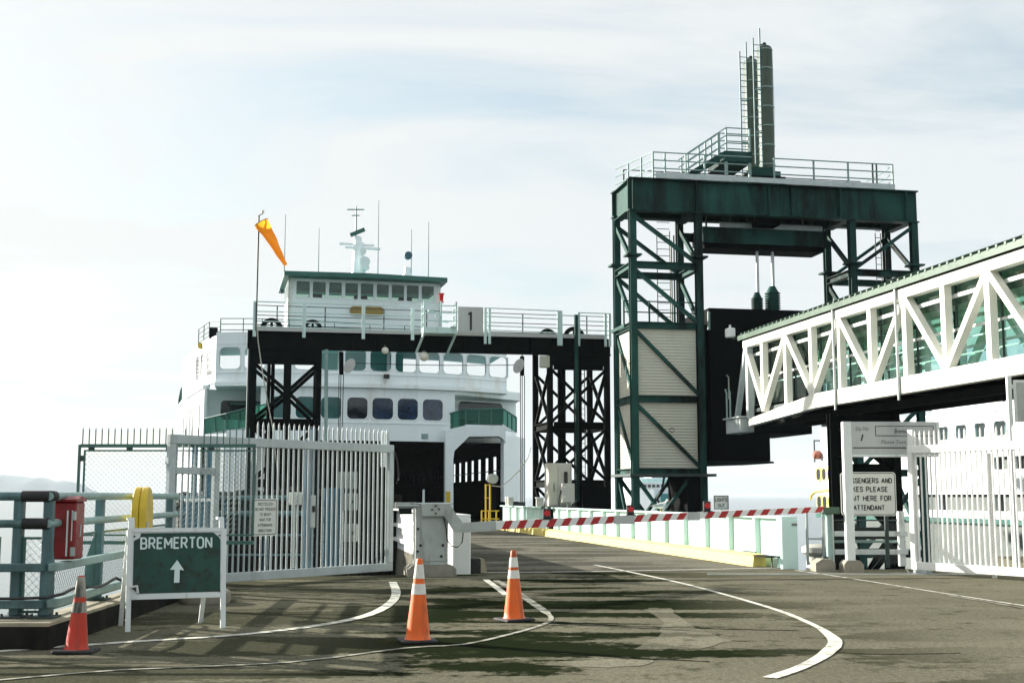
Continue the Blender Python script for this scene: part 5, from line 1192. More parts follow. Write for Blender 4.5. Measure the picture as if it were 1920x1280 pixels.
# left recess with big opening, balcony rail
A, B = fw(381, 760, 88.5)[:2], fw(497, 760, 90.5)[:2]
m = M(); seg(m, A, B, zD1-.5, zD2-.25); m.build('recess_wall', FW, t)
f = lambda x: lerp((*A, 0), (*B, 0), (x-381)/116)[:2]
window(f(413), f(492), fw(440, 786, 89)[2], fw(440, 750, 89)[2], t, .3, 'glass_dark', over=.001, pane_off=.01)
M().box(f(430)[0], f(490)[0], f(430)[1]-.3, f(490)[1]-.2, fw(440, 758, 89)[2], fw(440, 754, 89)[2]).build('awning', 'ferry_green', t)
bl = [fw(383, 785, 84.5), fw(425, 775, 83.3), fw(470, 763, 82.8), fw(500, 757, 83.5)]; blo = [fw(385, 813, 84.5), fw(425, 806, 83.3), fw(470, 800, 82.8), fw(500, 797, 83.5)]
for a, b, c, d in zip(bl, bl[1:], blo, blo[1:]):
    M().tube([a, b], .05, 6).build('balcony_rail', 'ferry_green', t); g = M(); g.v = [a, b, d, c]; g.v = [tuple(x) for x in g.v] + [(x[0], x[1]+.03, x[2]) for x in g.v]; g.f = [(0, 3, 2, 1)]; g.v = g.v[:4]; g.build('wind_screen', 'screen', t)
    for k in (0, .5): p, q_ = lerp(a, b, k), lerp(c, d, k); M().tube([q_, p], .05, 6).build('balcony_post', 'ferry_green', t)
m = M()
for a, b in list(zip(blo, blo[1:]))[:2]: seg(m, a[:2], b[:2], 1.9, min(a[2], b[2]), .15, .02)
m.build('bow_bulwark', FW, t)
m = M(); seg(m, blo[2][:2], blo[3][:2], zD1-.2, blo[2][2], .15, .02); m.build('bow_bulwark', FW, t)
m = M(); m.prism([p[:2] for p in blo] + [(blo[-1][0], blo[-1][1]+8), (blo[0][0]-.6, blo[0][1]+4.5)], zD1+.0, zD1+.15, 'z'); m.build('balcony_deck', 'ferry_green', t)
# left hull side: curved in plan, lit by the sun
HS = [fw(381, 800, 87.8)[:2], fw(365, 800, 91.7)[:2], fw(348, 800, 98)[:2], fw(337, 800, 106)[:2]]; HS.append((HS[-1][0]-1.2, HS[-1][1]+14)); HS.append((HS[-1][0]+.4, HS[-1][1]+40))
m = M()
for A, B in zip(HS, HS[1:]): seg(m, B, A, 1.9, zD2-.25, .2)
m.build('hull_side', FW, t)
m = M(); 
for A, B in zip([blo[2][:2], blo[0][:2]] + HS, [blo[0][:2]] + HS[:1] + HS[1:]): seg(m, B, A, -5.4, 1.9, .3, .06)
m.build('hull_belt', 'hull_dark', t)
m = M()
for A, B in zip(HS, HS[1:]): seg(m, B, A, zD2-.25, zD2+.02, .5, .12)
m.build('deck_edge', FW, t)
for (A, B), fs in zip(zip(HS[1:], HS), (((.5, .62),), ((.1, .2), (.42, .55), (.75, .85)), ((.2, .32), (.62, .75)))):
    for a, b in fs: window(lerp((*A, 0), (*B, 0), a)[:2], lerp((*A, 0), (*B, 0), b)[:2], z_lo0-1.2, z_lo1-.3, t, .15, 'glass_dark', over=.001, pane_off=.008)
gp = [HS[1], HS[2], HS[3], HS[4]]
for A, B in zip(gp, gp[1:]):
    M().tube([(A[0], A[1], zD2+1.25), (B[0], B[1], zD2+1.25)], .05, 6).build('side_rail', 'ferry_green', t)
    for k in range(5): p = lerp((*A, zD2), (*B, zD2), k/5); M().box(p[0]-.05, p[0]+.05, p[1]-.05, p[1]+.05, zD2, zD2+1.25).build('side_post', 'ferry_green', t)
    g = M(); g.v = [(A[0], A[1], zD2+.1), (B[0], B[1], zD2+.1), (B[0], B[1], zD2+1.2), (A[0], A[1], zD2+1.2)]; g.f = [(0, 1, 2, 3)]; g.build('wind_screen', 'screen', t)
# --- right recess, balcony, arch and wing
A, B = plan(853), fw(968, 760, 96.5)[:2]
A2, B2 = (A[0], A[1]+4.5), (B[0]+.2, B[1]+1.2)
m = M(); seg(m, A2, B2, zD1, zD2-.3); seg(m, A, A2, zD1, zD2-.3, .14); m.build('recess_wall', FW, t)
f = lambda x: lerp((*A2, 0), (*B2, 0), x)[:2]
window(f(.16), f(.80), zD1+.8, fw(900, 756, 97)[2], t, .35, 'glass_dark', over=.001, pane_off=.01)
m = M().prism([A, (B[0]+.1, B[1]-1.2), (B[0]+.25, B[1]+2), (A[0], A[1]+7)], zD2-.55, zD2-.28, 'z'); m.build('eave', FW, t)
seg(M(), (A[0], A[1]-.02), (B[0]+.1, B[1]-1.22), zD2-.28, fw(853, 728, 89.7)[2]+.15, .15).build('eave_fascia', FW, t)
RB = [fw(836, 808, 89.6), fw(873, 796, 89.), fw(943, 795, 90.5), fw(968, 811, 94)]; RT = [fw(836, 777, 89.6), fw(873, 768, 89.), fw(943, 766, 90.5), fw(968, 782, 94)]
for a, b, c, d in zip(RT, RT[1:], RB, RB[1:]):
    M().tube([a, b], .06, 6).build('balcony_rail', 'ferry_green', t); g = M(); g.v = [a, b, d, c]; g.f = [(0, 3, 2, 1)]; g.build('wind_screen', 'screen', t)
    for k in (0, .34, .67): p, q_ = lerp(a, b, k), lerp(c, d, k); M().tube([q_, p], .06, 6).build('balcony_post', 'ferry_green', t)
M().tube([RB[-1], RT[-1]], .06, 6).build('balcony_post', 'ferry_green', t)
zA = fw(900, 817, 90)[2]
m = M()
for a, b in zip(RB, RB[1:]): seg(m, a[:2], b[:2], zA-.1, min(a[2], b[2])+.02, .25, .03)
m.build('bow_bulwark', FW, t)
m = M(); m.prism([p[:2] for p in RB] + [(RB[-1][0]+.5, RB[-1][1]+4), (RB[0][0], RB[0][1]+6)], zA+.35, zA+.5, 'z'); m.build('balcony_deck', 'ferry_green', t)
VA = RB[1][1]-.02; g = lambda x, y: (S.p(x, y, VA)[0], S.p(x, y, VA)[2])
m = M().prism([g(835, 806), g(873, 797), g(948, 797), g(948, 830), g(944, 823), g(936, 817.5), g(880, 817.5), g(852, 845), g(850, 862), g(850, 1006), g(835, 1010)], VA, VA+.8, 'y'); m.build('arch_frame', FW, t)
M().box(g(836, 920)[0], g(844, 920)[0], VA-.03, VA-.003, g(836, 946)[1], g(836, 921)[1]).build('yellow_pad', 'yellow', t)
w0, w1, w2 = g(945, 900)[0], S.p(968, 900, VA+3)[0], S.p(985, 900, VA+5)[0]
m = M(); m.prism([(w0, VA+.1), (w1, VA+2.2), (w2, VA+5), (w2-.3, VA+5), (w1-.3, VA+2.6), (w0-.1, VA+.8)], g(960, 940)[1], g(960, 812)[1]-.15, 'z'); m.build('wing_panel', FW, t)
m = M(); m.prism([(w0, VA+.1), (w1, VA+2.2), (w2, VA+5), (w2-.3, VA+5), (w0-.1, VA+.8)], -5.4, g(960, 941)[1], 'z'); m.build('fender', 'hull_dark', t)
# --- car deck: floor, overhead, casings and the pierced outer wall
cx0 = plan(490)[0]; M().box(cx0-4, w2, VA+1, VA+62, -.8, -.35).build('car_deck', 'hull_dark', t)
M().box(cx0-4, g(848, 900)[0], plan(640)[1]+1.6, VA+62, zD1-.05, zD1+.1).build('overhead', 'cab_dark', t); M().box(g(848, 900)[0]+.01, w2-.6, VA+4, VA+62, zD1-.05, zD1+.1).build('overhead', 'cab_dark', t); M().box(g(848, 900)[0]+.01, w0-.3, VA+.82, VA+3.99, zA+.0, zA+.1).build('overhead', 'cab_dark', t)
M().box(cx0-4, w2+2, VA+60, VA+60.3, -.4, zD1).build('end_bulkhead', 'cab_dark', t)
def pierced(u, v0, v1, n, za, zb_, nm):
    m = M(); m.box(u, u+.2, v0, v1, -.4, za); m.box(u, u+.2, v0, v1, zb_, zD1); st_ = (v1-v0)/n
    for i in range(n+1): c = v0+st_*i; m.box(u+.001, u+.199, max(v0, c-st_*.2), min(v1, c+st_*.2), za, zb_)
    return m.build(nm, 'cab_dark', t)
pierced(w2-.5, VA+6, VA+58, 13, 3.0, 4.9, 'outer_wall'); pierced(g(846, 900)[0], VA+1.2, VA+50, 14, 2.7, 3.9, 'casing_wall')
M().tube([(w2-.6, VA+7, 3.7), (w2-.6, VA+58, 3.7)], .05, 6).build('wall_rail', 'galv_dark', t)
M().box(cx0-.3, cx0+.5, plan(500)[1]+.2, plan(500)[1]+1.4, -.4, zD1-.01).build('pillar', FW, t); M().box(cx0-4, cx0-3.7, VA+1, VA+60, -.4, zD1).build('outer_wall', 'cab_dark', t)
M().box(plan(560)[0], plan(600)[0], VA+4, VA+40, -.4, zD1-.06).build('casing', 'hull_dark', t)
# --- boat deck rails, vent, side lamp
def frail(px_pts, hs, posts, mt='ferry_green'):
    P = [fw(x, y, D) for x, y, D in px_pts]
    for h in hs: M().tube([vadd(p, (0, 0, -h)) for p in P], .03, 6).build('deck_rail', mt, t)
    for i, f_ in posts: p = lerp(P[i], P[i+1], f_); M().box(p[0]-.03, p[0]+.03, p[1]-.03, p[1]+.03, p[2]-max(hs)-.05, p[2]).build('deck_post', mt, t)
frail([(373, 617, 90), (393, 603, 88.5), (414, 603, 87)], (0, .35, .7, 1.0), [(0, 0), (0, .5), (1, 0), (1, 1)])
frail([(414, 597, 87), (475, 597, 86.5), (560, 600, 87), (780, 612, 89.5), (850, 622, 91)], (0, .4, .8, 1.1), [(0, 0), (0, .7), (1, .2), (1, .8), (2, .3), (2, .6), (2, .9), (3, .5)])
A = fw(400, 634, 87.5); M().box(A[0]-.28, A[0]+.28, A[1]-.2, A[1]+.3, A[2], A[2]+.75).build('vent', 'cab_dark', t)
A = fw(376, 648, 90); M().lathe([(.1, A[1]-.2), (.22, A[1]-.1), (.22, A[1]+.2)], (A[0], 0, A[2]), 14, 'y').build('side_lamp', 'yellow', t, True)
# --- wheelhouse
wl, wr = fw(540, 560, 92.5), fw(826, 560, 95.2); dW = Vector((wr[0]-wl[0], wr[1]-wl[1])).normalized()
zW0, zW1, zWt, zWb = fw(567, 557, 92.7)[2], fw(567, 527, 92.7)[2], fw(560, 517, 92.6)[2], zD3-.3
xs = [(555, 579.5), (585, 609), (615, 638.7), (645, 668.8), (674, 698), (704, 727), (732.6, 756), (761, 784), (789.5, 813)]
def wpl(px): return lerp(wl, wr, (px-540)/286)[:2]
m = M(); seg(m, wl[:2], wr[:2], zWb, zW0, .12); seg(m, wl[:2], wr[:2], zW1, zWt+.3, .12)
ee = [540] + [x for ab in xs for x in ab] + [826]
for a, b in zip(ee[::2], ee[1::2]): seg(m, wpl(a), wpl(b), zW0, zW1, .12)
nv = Vector((-dW.y, dW.x)); bl_ = (wl[0]+nv.x*5, wl[1]+nv.y*5); br_ = (wr[0]+nv.x*5, wr[1]+nv.y*5)
seg(m, bl_, wl[:2], zWb, zW0, .12); seg(m, bl_, wl[:2], zW1, zWt+.3, .12); seg(m, wr[:2], br_, zWb, zW0, .12); seg(m, wr[:2], br_, zW1, zWt+.3, .12)
for f_ in (0, .3, .33, .63, .66, .97): 
    a, b = lerp((*wl[:2], 0), (*bl_, 0), f_), lerp((*wl[:2], 0), (*bl_, 0), f_+.03); seg(m, b[:2], a[:2], zW0, zW1, .12)
seg(m, br_, bl_, zWb, zW0+.25, .12); seg(m, br_, bl_, zW1, zWt+.3, .12)
m.build('wheelhouse', FW, t)
for a, b in xs: window(wpl(a), wpl(b), zW0, zW1, t, .08, 'glass_smoke', over=.001, pane_off=-.04, ring=.07)
for k in range(3): P = lerp((*wl[:2], 0), (*wr[:2], 0), .18+.3*k); M().box(P[0]-.5, P[0]+.5, P[1]+1.6, P[1]+2.4, zW0-1, zW0+.55).build('console', 'cab_dark', t)
M().prism([(wl[0]+nv.x*.2, wl[1]+nv.y*.2), (wr[0]+nv.x*.2, wr[1]+nv.y*.2), br_, bl_], zW0-.9, zW0-.8, 'z').build('wheelhouse_floor', 'cab_dark', t)
m = M().prism([(wl[0]+nv.x*.2, wl[1]+nv.y*.2), (wr[0]+nv.x*.2, wr[1]+nv.y*.2), br_, bl_], zWt+.301, zWt+.35, 'z'); m.build('headlining', 'interior_teal', t)
ra, rb = fw(533, 513, 91.4), fw(839, 524, 94.4); rm = Vector((ra[0]+rb[0], ra[1]+rb[1]))/2 - nv*.5
m = M().prism([ra[:2], tuple(rm), rb[:2], (rb[0]+nv.x*8.5, rb[1]+nv.y*8.5), (ra[0]+nv.x*8.5, ra[1]+nv.y*8.5)], ra[2]-.12, ra[2]+.22, 'z'); m.build('wheelhouse_roof', 'ferry_green', t)
A = fw(528, 546, 98); M().lathe([(.02, A[2]+.3), (.16, A[2]+.15), (.12, A[2]-.1), (.02, A[2]-.2)], (A[0], A[1], 0), 10).build('roof_lamp', 'galv_dark', t)
nb = lerp(wl, wr, (686-540)/286); zz = fw(686, 583, 93.8)[2]; pr = [(nb[0]+x, zz+y) for x, y in rrect(-1.3, 1.3, -.33, .33, .32, 5)]
M().prism(pr, nb[1]-.24, nb[1]-.16, 'y').build('name_board', 'board_gold', t)
# mast, radar, horns, searchlight, whip aerials
zR = ra[2]+.2; C0 = fw(672, 512, 97)
def mp_(x, y, D=97): return fw(x, y, D)
mm = M(); mm.lathe([(.62, zR-.1), (.55, zR+1.0), (.45, mp_(672, 470)[2]), (.42, mp_(672, 455)[2])], (C0[0], C0[1], 0), 14); mast = mm.build('mast', 'rail_teal' if False else FW, t, True)
for x0, x1, y0, y1 in ((637, 702, 457, 461), (648, 713, 464, 467)): a, b = mp_(x0, y0), mp_(x1, y1); M().beam(a, b, .2, .16).build('yard', FW, mast)
P = mp_(671, 443); M().lathe([(.3, P[2]-.5), (.32, P[2]-.1), (.2, P[2])], (P[0], P[1], 0), 12).build('radar_base', FW, mast); a, b = mp_(657, 441), mp_(684, 430); M().beam(a, b, .22, .28).build('radar_scanner', 'ferry_green', mast)
a, b = mp_(667, 455), mp_(667, 386); M().tube([a, (a[0], a[1], b[2])], .09, 8, True, .05).build('topmast', 'rail_teal', mast)
a, b = mp_(651, 393), mp_(683, 393); M().beam(a, b, .1, .08).build('crosstree', 'rail_teal', mast); a, b = mp_(660, 404), mp_(674, 404); M().beam(a, b, .08, .08).build('crosstree', 'rail_teal', mast)
for x, y, r_ in ((683, 493, .42), (686, 504, .25), (680, 474, .25)): P = mp_(x, y, 96.5); M().lathe([(r_, P[1]-.6), (r_*.5, P[1]-.2), (r_*.35, P[1]+.5)], (P[0], 0, P[2]), 14, 'y').build('horn', FW, mast, True)
P = mp_(764, 513); m = M(); m.lathe([(.42, zR-.1), (.4, zR+.7), (.25, zR+.9), (.25, zR+1.3)], (P[0], P[1], 0), 12); sb = m.build('searchlight_stand', FW, t, True); Q = mp_(765, 480); M().lathe([(.30, Q[1]-.4), (.32, Q[1]-.3), (.28, Q[1]+.2), (.1, Q[1]+.4)], (Q[0], 0, Q[2]), 14, 'y').build('searchlight', 'blue_steel', sb, True)
for x, y0, y1 in ((533, 402, 512), (597, 428, 512), (708.5, 376, 516), (771, 430, 516), (803, 416, 522)): a, b = mp_(x, y1), mp_(x, y0); M().tube([(a[0], a[1], zR-.1), (a[0], a[1], zR+(b[2]-zR)*.45), (a[0], a[1], b[2])], .05, 6, True, .022).build('whip_aerial', 'rail_teal', t)

# ================================================================== SECOND FERRY in the next slip
U2 = 46.1; g2p = lambda x, y: S.pu(x, y, U2)
t = thing('ferry', 'second white ferry in the next slip seen behind the white picket gate', 'ferry', S, (U2+9, 88, -5.2))
vb, vn2 = g2p(1517, 900)[1], 52.; zz = lambda x, y: g2p(x, y)[2]
z0_, zg = -5.4, zz(1850, 972)
zdk, zrail, zg1, zg2 = zz(1740, 785), zz(1740, 776), zz(1755, 776), zz(1755, 763)
zw0, zw1 = zz(1823, 820), zz(1823, 794); zo0, zo1 = zz(1870, 958), zz(1870, 926); zq0, zq1 = zz(1870, 880), zz(1870, 856)
vbe = vb-2.6                                                      # where the straight side begins
m = M()
def hole_wall(za, zb_, holes, va=None):
    """side wall band with openings: holes = [(v_near, v_far)]"""
    va = va or vbe; ed_ = [vn2] + [x for h in sorted(holes) for x in h] + [va]
    for a, b in zip(ed_[::2], ed_[1::2]): m.box(U2, U2+.2, a, b, za, zb_)
wv = [54+2.35*i for i in range(20)]; holes = [(v, v+1.35) for v in wv if v+1.5 < vbe-9]
for za, zb_, hs_ in ((zg, zo0, []), (zo0, zo1, [(v-.3, v+6.4) for v in wv[::3] if v+8 < vbe-6]), (zo1, zq0, []), (zq0, zq1, [(v, v+1.6) for v in wv[:9]]), (zq1, zw0, []), (zw0, zw1, holes), (zw1, zdk, [])): hole_wall(za, zb_, hs_)
m.build('side_wall', FW, t)
for a, b in holes: window((U2, b), (U2, a), zw0, zw1, t, .22, 'sign_grey' if False else 'glass_tint', ring=.0, pane_off=-.08)
M().box(U2-.1, U2+18, vn2, vbe, zdk, zdk+.25).build('deck_edge', FW, t); M().box(U2+.02, U2+.12, vn2, g2p(1745, 780)[1], zdk+.25, zrail+.25).build('bulwark', FW, t)
for i in range(24): v = 53+1.25*i; M().box(U2+1.2, U2+1.24, v, v+1.18, zrail+.2, zg2+.9).build('screen_pane', 'interior_teal', t)
M().box(U2+1.3, U2+14, vn2, g2p(1735, 770)[1], zdk+.25, zg2+.6).build('deck_house', FW, t); M().box(U2-.2, U2+.25, vn2, vbe+1, zg-.35, zg).build('rubbing_strake', 'ferry_green', t)
M().box(U2+.02, U2+.3, vn2, vbe, z0_, zg-.35).build('hull', 'lower_hull', t)
M().box(U2+.42, U2+.5, vn2, vbe-1, zg, zq1+.3).build('recess_panel', 'lower_hull', t); M().box(U2+.45, U2+.55, vn2, vbe-1, zw0-.3, zw1+.2).build('recess_panel', 'lower_hull', t); M().box(U2+2, U2+16, vn2, vbe-3, zq1+.31, zdk).build('casing', 'sign_grey', t)
# curved end of the hull with its own windows
EP = [(U2, vbe), (U2+.8, vb-.9), (U2+3.2, vb), (U2+7, vb+1.6), (U2+14, vb+1.6)]
ez = [zg, zz(1535, 866)]
m = M()
for A, B in zip(EP, EP[1:]): seg(m, B, A, zg, zz(1535, 868), .25)
m.build('end_wall', FW, t)
m = M()
for A, B in zip(EP, EP[1:]): seg(m, B, A, z0_, zg, .35, .1)
m.build('end_belt', 'ferry_green', t)
for y0, y1 in ((951, 930), (899, 878)):
    for x0, x1 in ((1531.5, 1539), (1542, 1549), (1552.5, 1559)): window((U2, g2p(x0, 900)[1]), (U2, g2p(x1, 900)[1]), zz(1545, y0), zz(1545, y1), t, .3, 'glass_dark', fm='curb_yellow', ring=.10, over=.001, pane_off=.03)
mo = M(); P = [g2p(x, y) for x, y in ((1521, 936), (1523, 927), (1530, 921), (1545, 919), (1575, 917.5))]; P = [(U2-.06, p[1], p[2]) for p in P]; mo.tube(P, .12, 8); mo.build('yellow_fringe', 'curb_yellow', t, True)  # added strip, its yellow colour imitates the light fringe on the hull end
M().box(U2+.3, U2+12, vbe-14, vb-4, zz(1535, 868), zz(1548, 815)).build('end_house', FW, t)
for k in range(3): window((U2+.3, vbe-9+3.2*k+1.6), (U2+.3, vbe-9+3.2*k), zz(1550, 852), zz(1550, 828), t, .2, 'glass_tint', over=.001, pane_off=.02)
A = S.p(1528, 866, vb-2); zr0 = A[2]
for du in (0, 1.0): M().box(A[0]+du-.05, A[0]+du+.05, vb-2, vb-1.9, zr0, zr0+1.9).build('raft_frame', 'galv_dark', t)
M().box(A[0], A[0]+1.0, vb-2.0, vb-1.9, zr0+1.8, zr0+1.9).build('raft_frame', 'galv_dark', t)
M().lathe([(.22, A[0]-.3), (.36, A[0]-.15), (.36, A[0]+.6), (.22, A[0]+.75)], (0, vb-2.4, zr0+.6), 14, 'x').build('life_raft', 'raft_orange', t, True)

# ================================================================== FAR FERRY out on the water
DV = 330.; dp = lambda x, y: S.p(x, y, DV)
t = thing('ferry', 'small hazy white ferry out on the water seen between the lift tower legs', 'ferry', S, dp(1266, 970)[:2] + (-5.2,))
def blk(x0, x1, y0, y1, dv, dep, nm, mt, par=None): a, b = dp(x0, y1), dp(x1, y0); return M().box(a[0], b[0], DV+dv, DV+dv+dep, a[2], b[2]).build(nm, mt, par or t)
a = dp(1196, 940); b = dp(1334, 940)
M().prism([(a[0], DV+6), (a[0]+5, DV+1), ((a[0]+b[0])/2, DV), (b[0]-5, DV+1), (b[0], DV+6), (b[0], DV+70), (a[0], DV+70)], -5.4, dp(1260, 917)[2], 'z').build('hull', FW, t)
blk(1203, 1326, 904, 917, 5, 60, 'saloon', FW); blk(1214, 1318, 895, 904, 8, 50, 'upper_house', FW); blk(1240, 1295, 886, 895, 9, 8, 'wheelhouse', FW); blk(1236, 1300, 884.5, 886, 8, 10, 'roof', 'ferry_green')
for i in range(14): blk(1208+i*8.3, 1213.5+i*8.3, 907.5, 913, 4.8, .18, 'window', 'glass_dark')
for i in range(9): blk(1219+i*11, 1227+i*11, 897, 902, 7.8, .18, 'window', 'glass_tint')
for i in range(7): blk(1243+i*7.2, 1248+i*7.2, 888, 892.5, 8.8, .18, 'window', 'glass_dark')
blk(1238, 1296, 925, 945, -.3, .25, 'car_door', 'interior_teal'); M().tube([dp(1268, 886), dp(1268, 868)], .3, 6).build('mast', FW, t)

# ================================================================== SIGNS AND RAILS right of the road
SV = 26.9; wp = lambda x, y: W.p(x, y, SV)
a, b = wp(1586, 851), wp(1756, 790)
t = thing('slip_sign', 'white slip sign board on a tall white post left of the white picket gate', 'sign', W, (wp(1596, 1070)[0], SV, 0))
pu0, pu1 = wp(1587, 1000)[0], wp(1603, 1000)[0]
M().box(pu0, pu1, SV, SV+.17, .24, b[2], .008).build('post', 'frame_white', t)
M().prism([(pu0-.1, 0), (pu1+.14, 0), (pu1+.14, .16), (pu1+.06, .25), (pu0-.03, .25), (pu0-.1, .16)], SV-.12, SV+.32, 'y').build('footing', 'concrete', t)
M().box(pu1+.002, b[0], SV+.03, SV+.13, a[2], b[2], .01).build('panel', 'sign_grey', t)
M().box(pu1+.002, b[0]+.01, SV+.01, SV+.15, a[2]-.06, a[2]-.001, .006).build('bottom_rail', 'frame_white', t); M().box(b[0]+.001, b[0]+.06, SV+.01, SV+.15, a[2]-.06, b[2], .006).build('edge_rail', 'frame_white', t)
x0, x1, z0, z1 = wp(1642, 818)[0], wp(1751, 798)[0], wp(1642, 817)[2], wp(1642, 798)[2]; m = M(); w_ = .014
for r_ in ((x0, x1, z0, z0+w_), (x0, x1, z1-w_, z1), (x0, x0+w_, z0+w_, z1-w_), (x1-w_, x1, z0+w_, z1-w_)): m.box(r_[0], r_[1], SV+.024, SV+.028, r_[2], r_[3])
m.build('name_frame', 'ink', t)
text(M(), 'Bremerton', wp(1696, 808)[0], SV+.026, (z0+z1)/2, .42, .10, .008, .2).build('lettering', 'ink', t)
text(M(), 'Slip No', wp(1617, 803)[0], SV+.026, wp(1617, 803)[2], .29, .085, 0, .15).build('lettering', 'letter_grey', t); text(M(), '1', wp(1617, 820)[0], SV+.026, wp(1617, 820)[2], .07, .14, .01, .2).build('lettering', 'ink', t)
text(M(), 'Please Turn', wp(1676, 827)[0], SV+.026, wp(1676, 828)[2], .54, .08, 0, .15).build('lettering', 'letter_grey', t)
M().box(pu1+.03, wp(1740, 839)[0], SV+.024, SV+.028, wp(1600, 840)[2], wp(1600, 838)[2]).build('rule_line', 'ink', t)
PV = 28.6; c = W.p(1628.5, 925.5, PV)
t = board('attendant_sign', 'large white notice to passengers and bikes behind the tall white sign post', 'sign', W, (c[0], PV, c[2]), 1.26, .99, 'sign_white', [('PASSENGERS AND', 0, .30, 1.09, .125), ('BIKES PLEASE', -.02, .105, .93, .125), ('WAIT HERE FOR', .0, -.10, 1.04, .125), ('ATTENDANT', 0, -.31, .72, .125)], 'ink', True, .015, .08)
for dx in (-.4, .4): M().box(c[0]+dx-.04, c[0]+dx+.04, PV+.02, PV+.1, .0, c[2]+.4, .006).build('sign_post', 'galv_dark', t)
# white rails between the girder end and the gate
QV = 29.2; qp = lambda x, y: W.p(x, y, QV); xa, xb = qp(1551, 1000)[0], qp(1700, 1000)[0]
t = thing('railing', 'white two-rail barrier with mesh below the attendant sign', 'railing', W, ((xa+xb)/2, QV, 0), 'railings along the dock edge')
for px in (1557, 1690): x = qp(px, 1000)[0]; M().box(x-.07, x+.07, QV-.05, QV+.09, .0, qp(px, 958)[2], .01).build('post', 'frame_white', t)
for y in (1000, 1034): P = qp(1600, y); M().box(xa+.15, xb, QV-.075, QV-.052, P[2]-.06, P[2]+.06, .005).build('rail', 'frame_white', t)
P = qp(1600, 1015); M().box(xa+.15, xb, QV+.1, QV+.13, P[2]-.03, P[2]+.03).build('rail', 'rail_teal', t); M().tube([(xa, QV+.05, qp(1600, 975)[2]), (xb, QV+.05, qp(1600, 975)[2])], .02, 6).build('wire_rail', 'galv_dark', t)
chain(M(), xa+.1, xb, .05, 1.0, .07, .0022, QV+.04).build('chain_link', 'galv_dark', t, kind='stuff')
P = W.pz(1549, 1071); t = thing('concrete_block', 'squat concrete base beside the end of the white bridge girder', 'block', W, (P[0], P[1], 0))
M().prism([(P[0]-.24, 0), (P[0]+.18, 0), (P[0]+.18, .18), (P[0]+.1, .27), (P[0]-.1, .27), (P[0]-.24, .18)], P[1]-.1, P[1]+.4, 'y').build('block', 'concrete', t); M().box(P[0]-.03, P[0]+.05, P[1]+.1, P[1]+.2, .27, .32).build('socket', 'galv_dark', t)
xa, xb = qp(1516, 1000)[0], qp(1546, 1000)[0]
t = thing('wicket_gate', 'narrow mesh wicket gate between the white girder end and the concrete base', 'gate', W, ((xa+xb)/2, QV+.1, 0))
for x in (xa, xb): M().box(x-.025, x+.025, QV+.1, QV+.16, .02, 1.28).build('stile', 'galv', t)
for z in (.06, .62, 1.25): M().box(xa+.026, xb-.026, QV+.11, QV+.15, z-.02, z+.02).build('rail', 'galv', t)
chain(M(), xa, xb, .06, 1.25, .07, .002, QV+.13).build('chain_link', 'galv_dark', t, kind='stuff')
P = W.p(1533, 1010, 36.); t = thing('bollard', 'stubby mooring bollard on the far pier behind the wicket gate', 'bollard', W, (P[0], 36., -.6))
M().lathe([(.42, -.7), (.36, -.6), (.32, -.1), (.46, .02), (.46, .16), (.3, .24), (.01, .24)], (P[0], 36, 0), 18).build('drum', 'cabinet_tan', t, True); M().box(P[0]-.5, P[0]+.5, 35.6, 36.4, -.9, -.7).build('base_plate', 'galv_dark', t)
# pier fender wall in the slip, dark timber
def piles(lab, x0, x1, y, n, top):
    t = thing('timber_dolphin', lab, 'pile cluster', W, ((x0+x1)/2, y, -6), 'timber pile clusters in the slip'); src = M().lathe([(.2, -6.5), (.18, top-.05), (.12, top)], (0, y, 0), 10)
    o = rep('pile', 'timber_dark', src, t, [(x0+(x1-x0)*i/(n-1), rnd.uniform(0, .25), rnd.uniform(-.25, .05)) for i in range(n)])
    for z in (top-.6, top-1.8): M().box(x0-.2, x1+.2, y-.42, y-.22, z-.15, z+.15).build('waler', 'timber_dark', t)
A = W.p(345, 930, 40); B = W.p(742, 930, 40); piles('dark timber piles in the slip seen low through the grey gate', A[0], B[0], 40, 24, 1.85)
A = W.p(1500, 960, 37.5); B = W.p(1700, 960, 37.5); M_ = M().box(A[0], B[0]+6, 36.9, 41, -1.6, -.9); tag(M_.build('pier_deck', 'concrete'), None, None, None, 'structure'); piles('dark timber piles carrying the far pier behind the attendant sign', A[0], B[0], 36.6, 14, -.95)
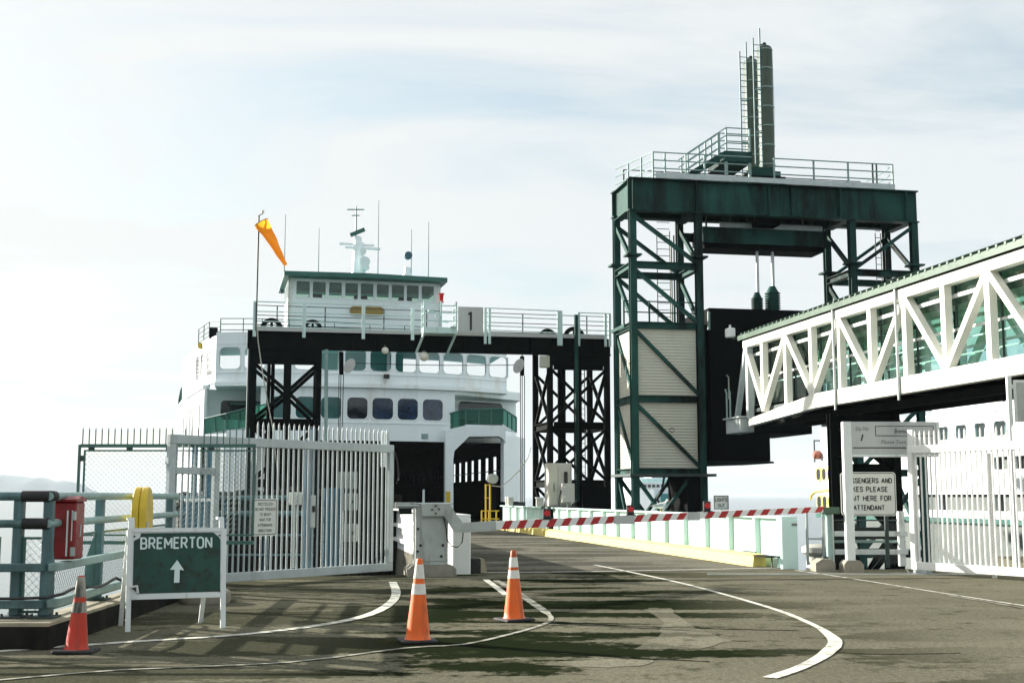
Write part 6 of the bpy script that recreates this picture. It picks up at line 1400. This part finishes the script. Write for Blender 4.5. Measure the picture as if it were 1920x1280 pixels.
# rails behind the grey gate
EV = 27.6; a, b = W.p(330, 930, EV)[0], W.p(590, 930, EV)[0]
t = thing('railing', 'pale railing crossing behind the pickets of the grey gate', 'railing', W, ((a+b)/2, EV, 0), 'railings along the dock edge')
for y in (933, 962, 1003, 1040): z = W.p(500, y, EV)[2]; M().tube([(a, EV, z), (b, EV, z)], .055 if y < 1000 else .025, 8).build('rail', 'rail_pale', t, True)
for f_ in (.05, .35, .65, .97): x = a+(b-a)*f_; M().box(x-.05, x+.05, EV+.06, EV+.16, -1, 1.62).build('post', 'blue_steel', t)
# framed notice at the right edge of the photograph
HV2 = 28.5; a, b = W.p(1904, 795, HV2), W.p(1990, 712, HV2)
t = thing('notice_board', 'grey framed notice board on a white post at the far right above the white gate', 'notice board', W, (W.p(1901, 900, HV2)[0], HV2, 0))
M().box(a[0]-.14, a[0]-.04, HV2, HV2+.1, 0, b[2]+.1, .008).build('post', 'frame_white', t); M().box(a[0], b[0], HV2, HV2+.04, a[2], b[2], .01).build('frame', 'frame_white', t); M().box(a[0]+.06, b[0]-.06, HV2-.012, HV2-.001, a[2]+.06, b[2]-.06).build('panel', 'cabinet_grey', t)
M().box(a[0]-.04, a[0], HV2+.02, HV2+.08, b[2]-.2, b[2]-.1).build('bracket', 'frame_white', t)

# ------------------------------------------------------------------ haze over the water
HZ = globals().get('HAZE', 1)
if HZ:
    m = M().box(-24000, 24000, -5800, 11500, -6.4, 260); o = m.build('haze', 'hill'); o.data.materials.clear()
    hm = bpy.data.materials.new('haze'); hm.use_nodes = True; nt2 = hm.node_tree; nt2.nodes.clear()
    pv = N(nt2, 'ShaderNodeVolumePrincipled'); pv.inputs['Color'].default_value = (.80, .90, 1, 1); pv.inputs['Density'].default_value = .00008; pv.inputs['Anisotropy'].default_value = 0
    oo = N(nt2, 'ShaderNodeOutputMaterial'); nt2.links.new(pv.outputs[0], oo.inputs['Volume']); o.data.materials.append(hm); o['kind'] = 'stuff'
bpy.data.objects.remove(_fo); bpy.data.curves.remove(_fc)
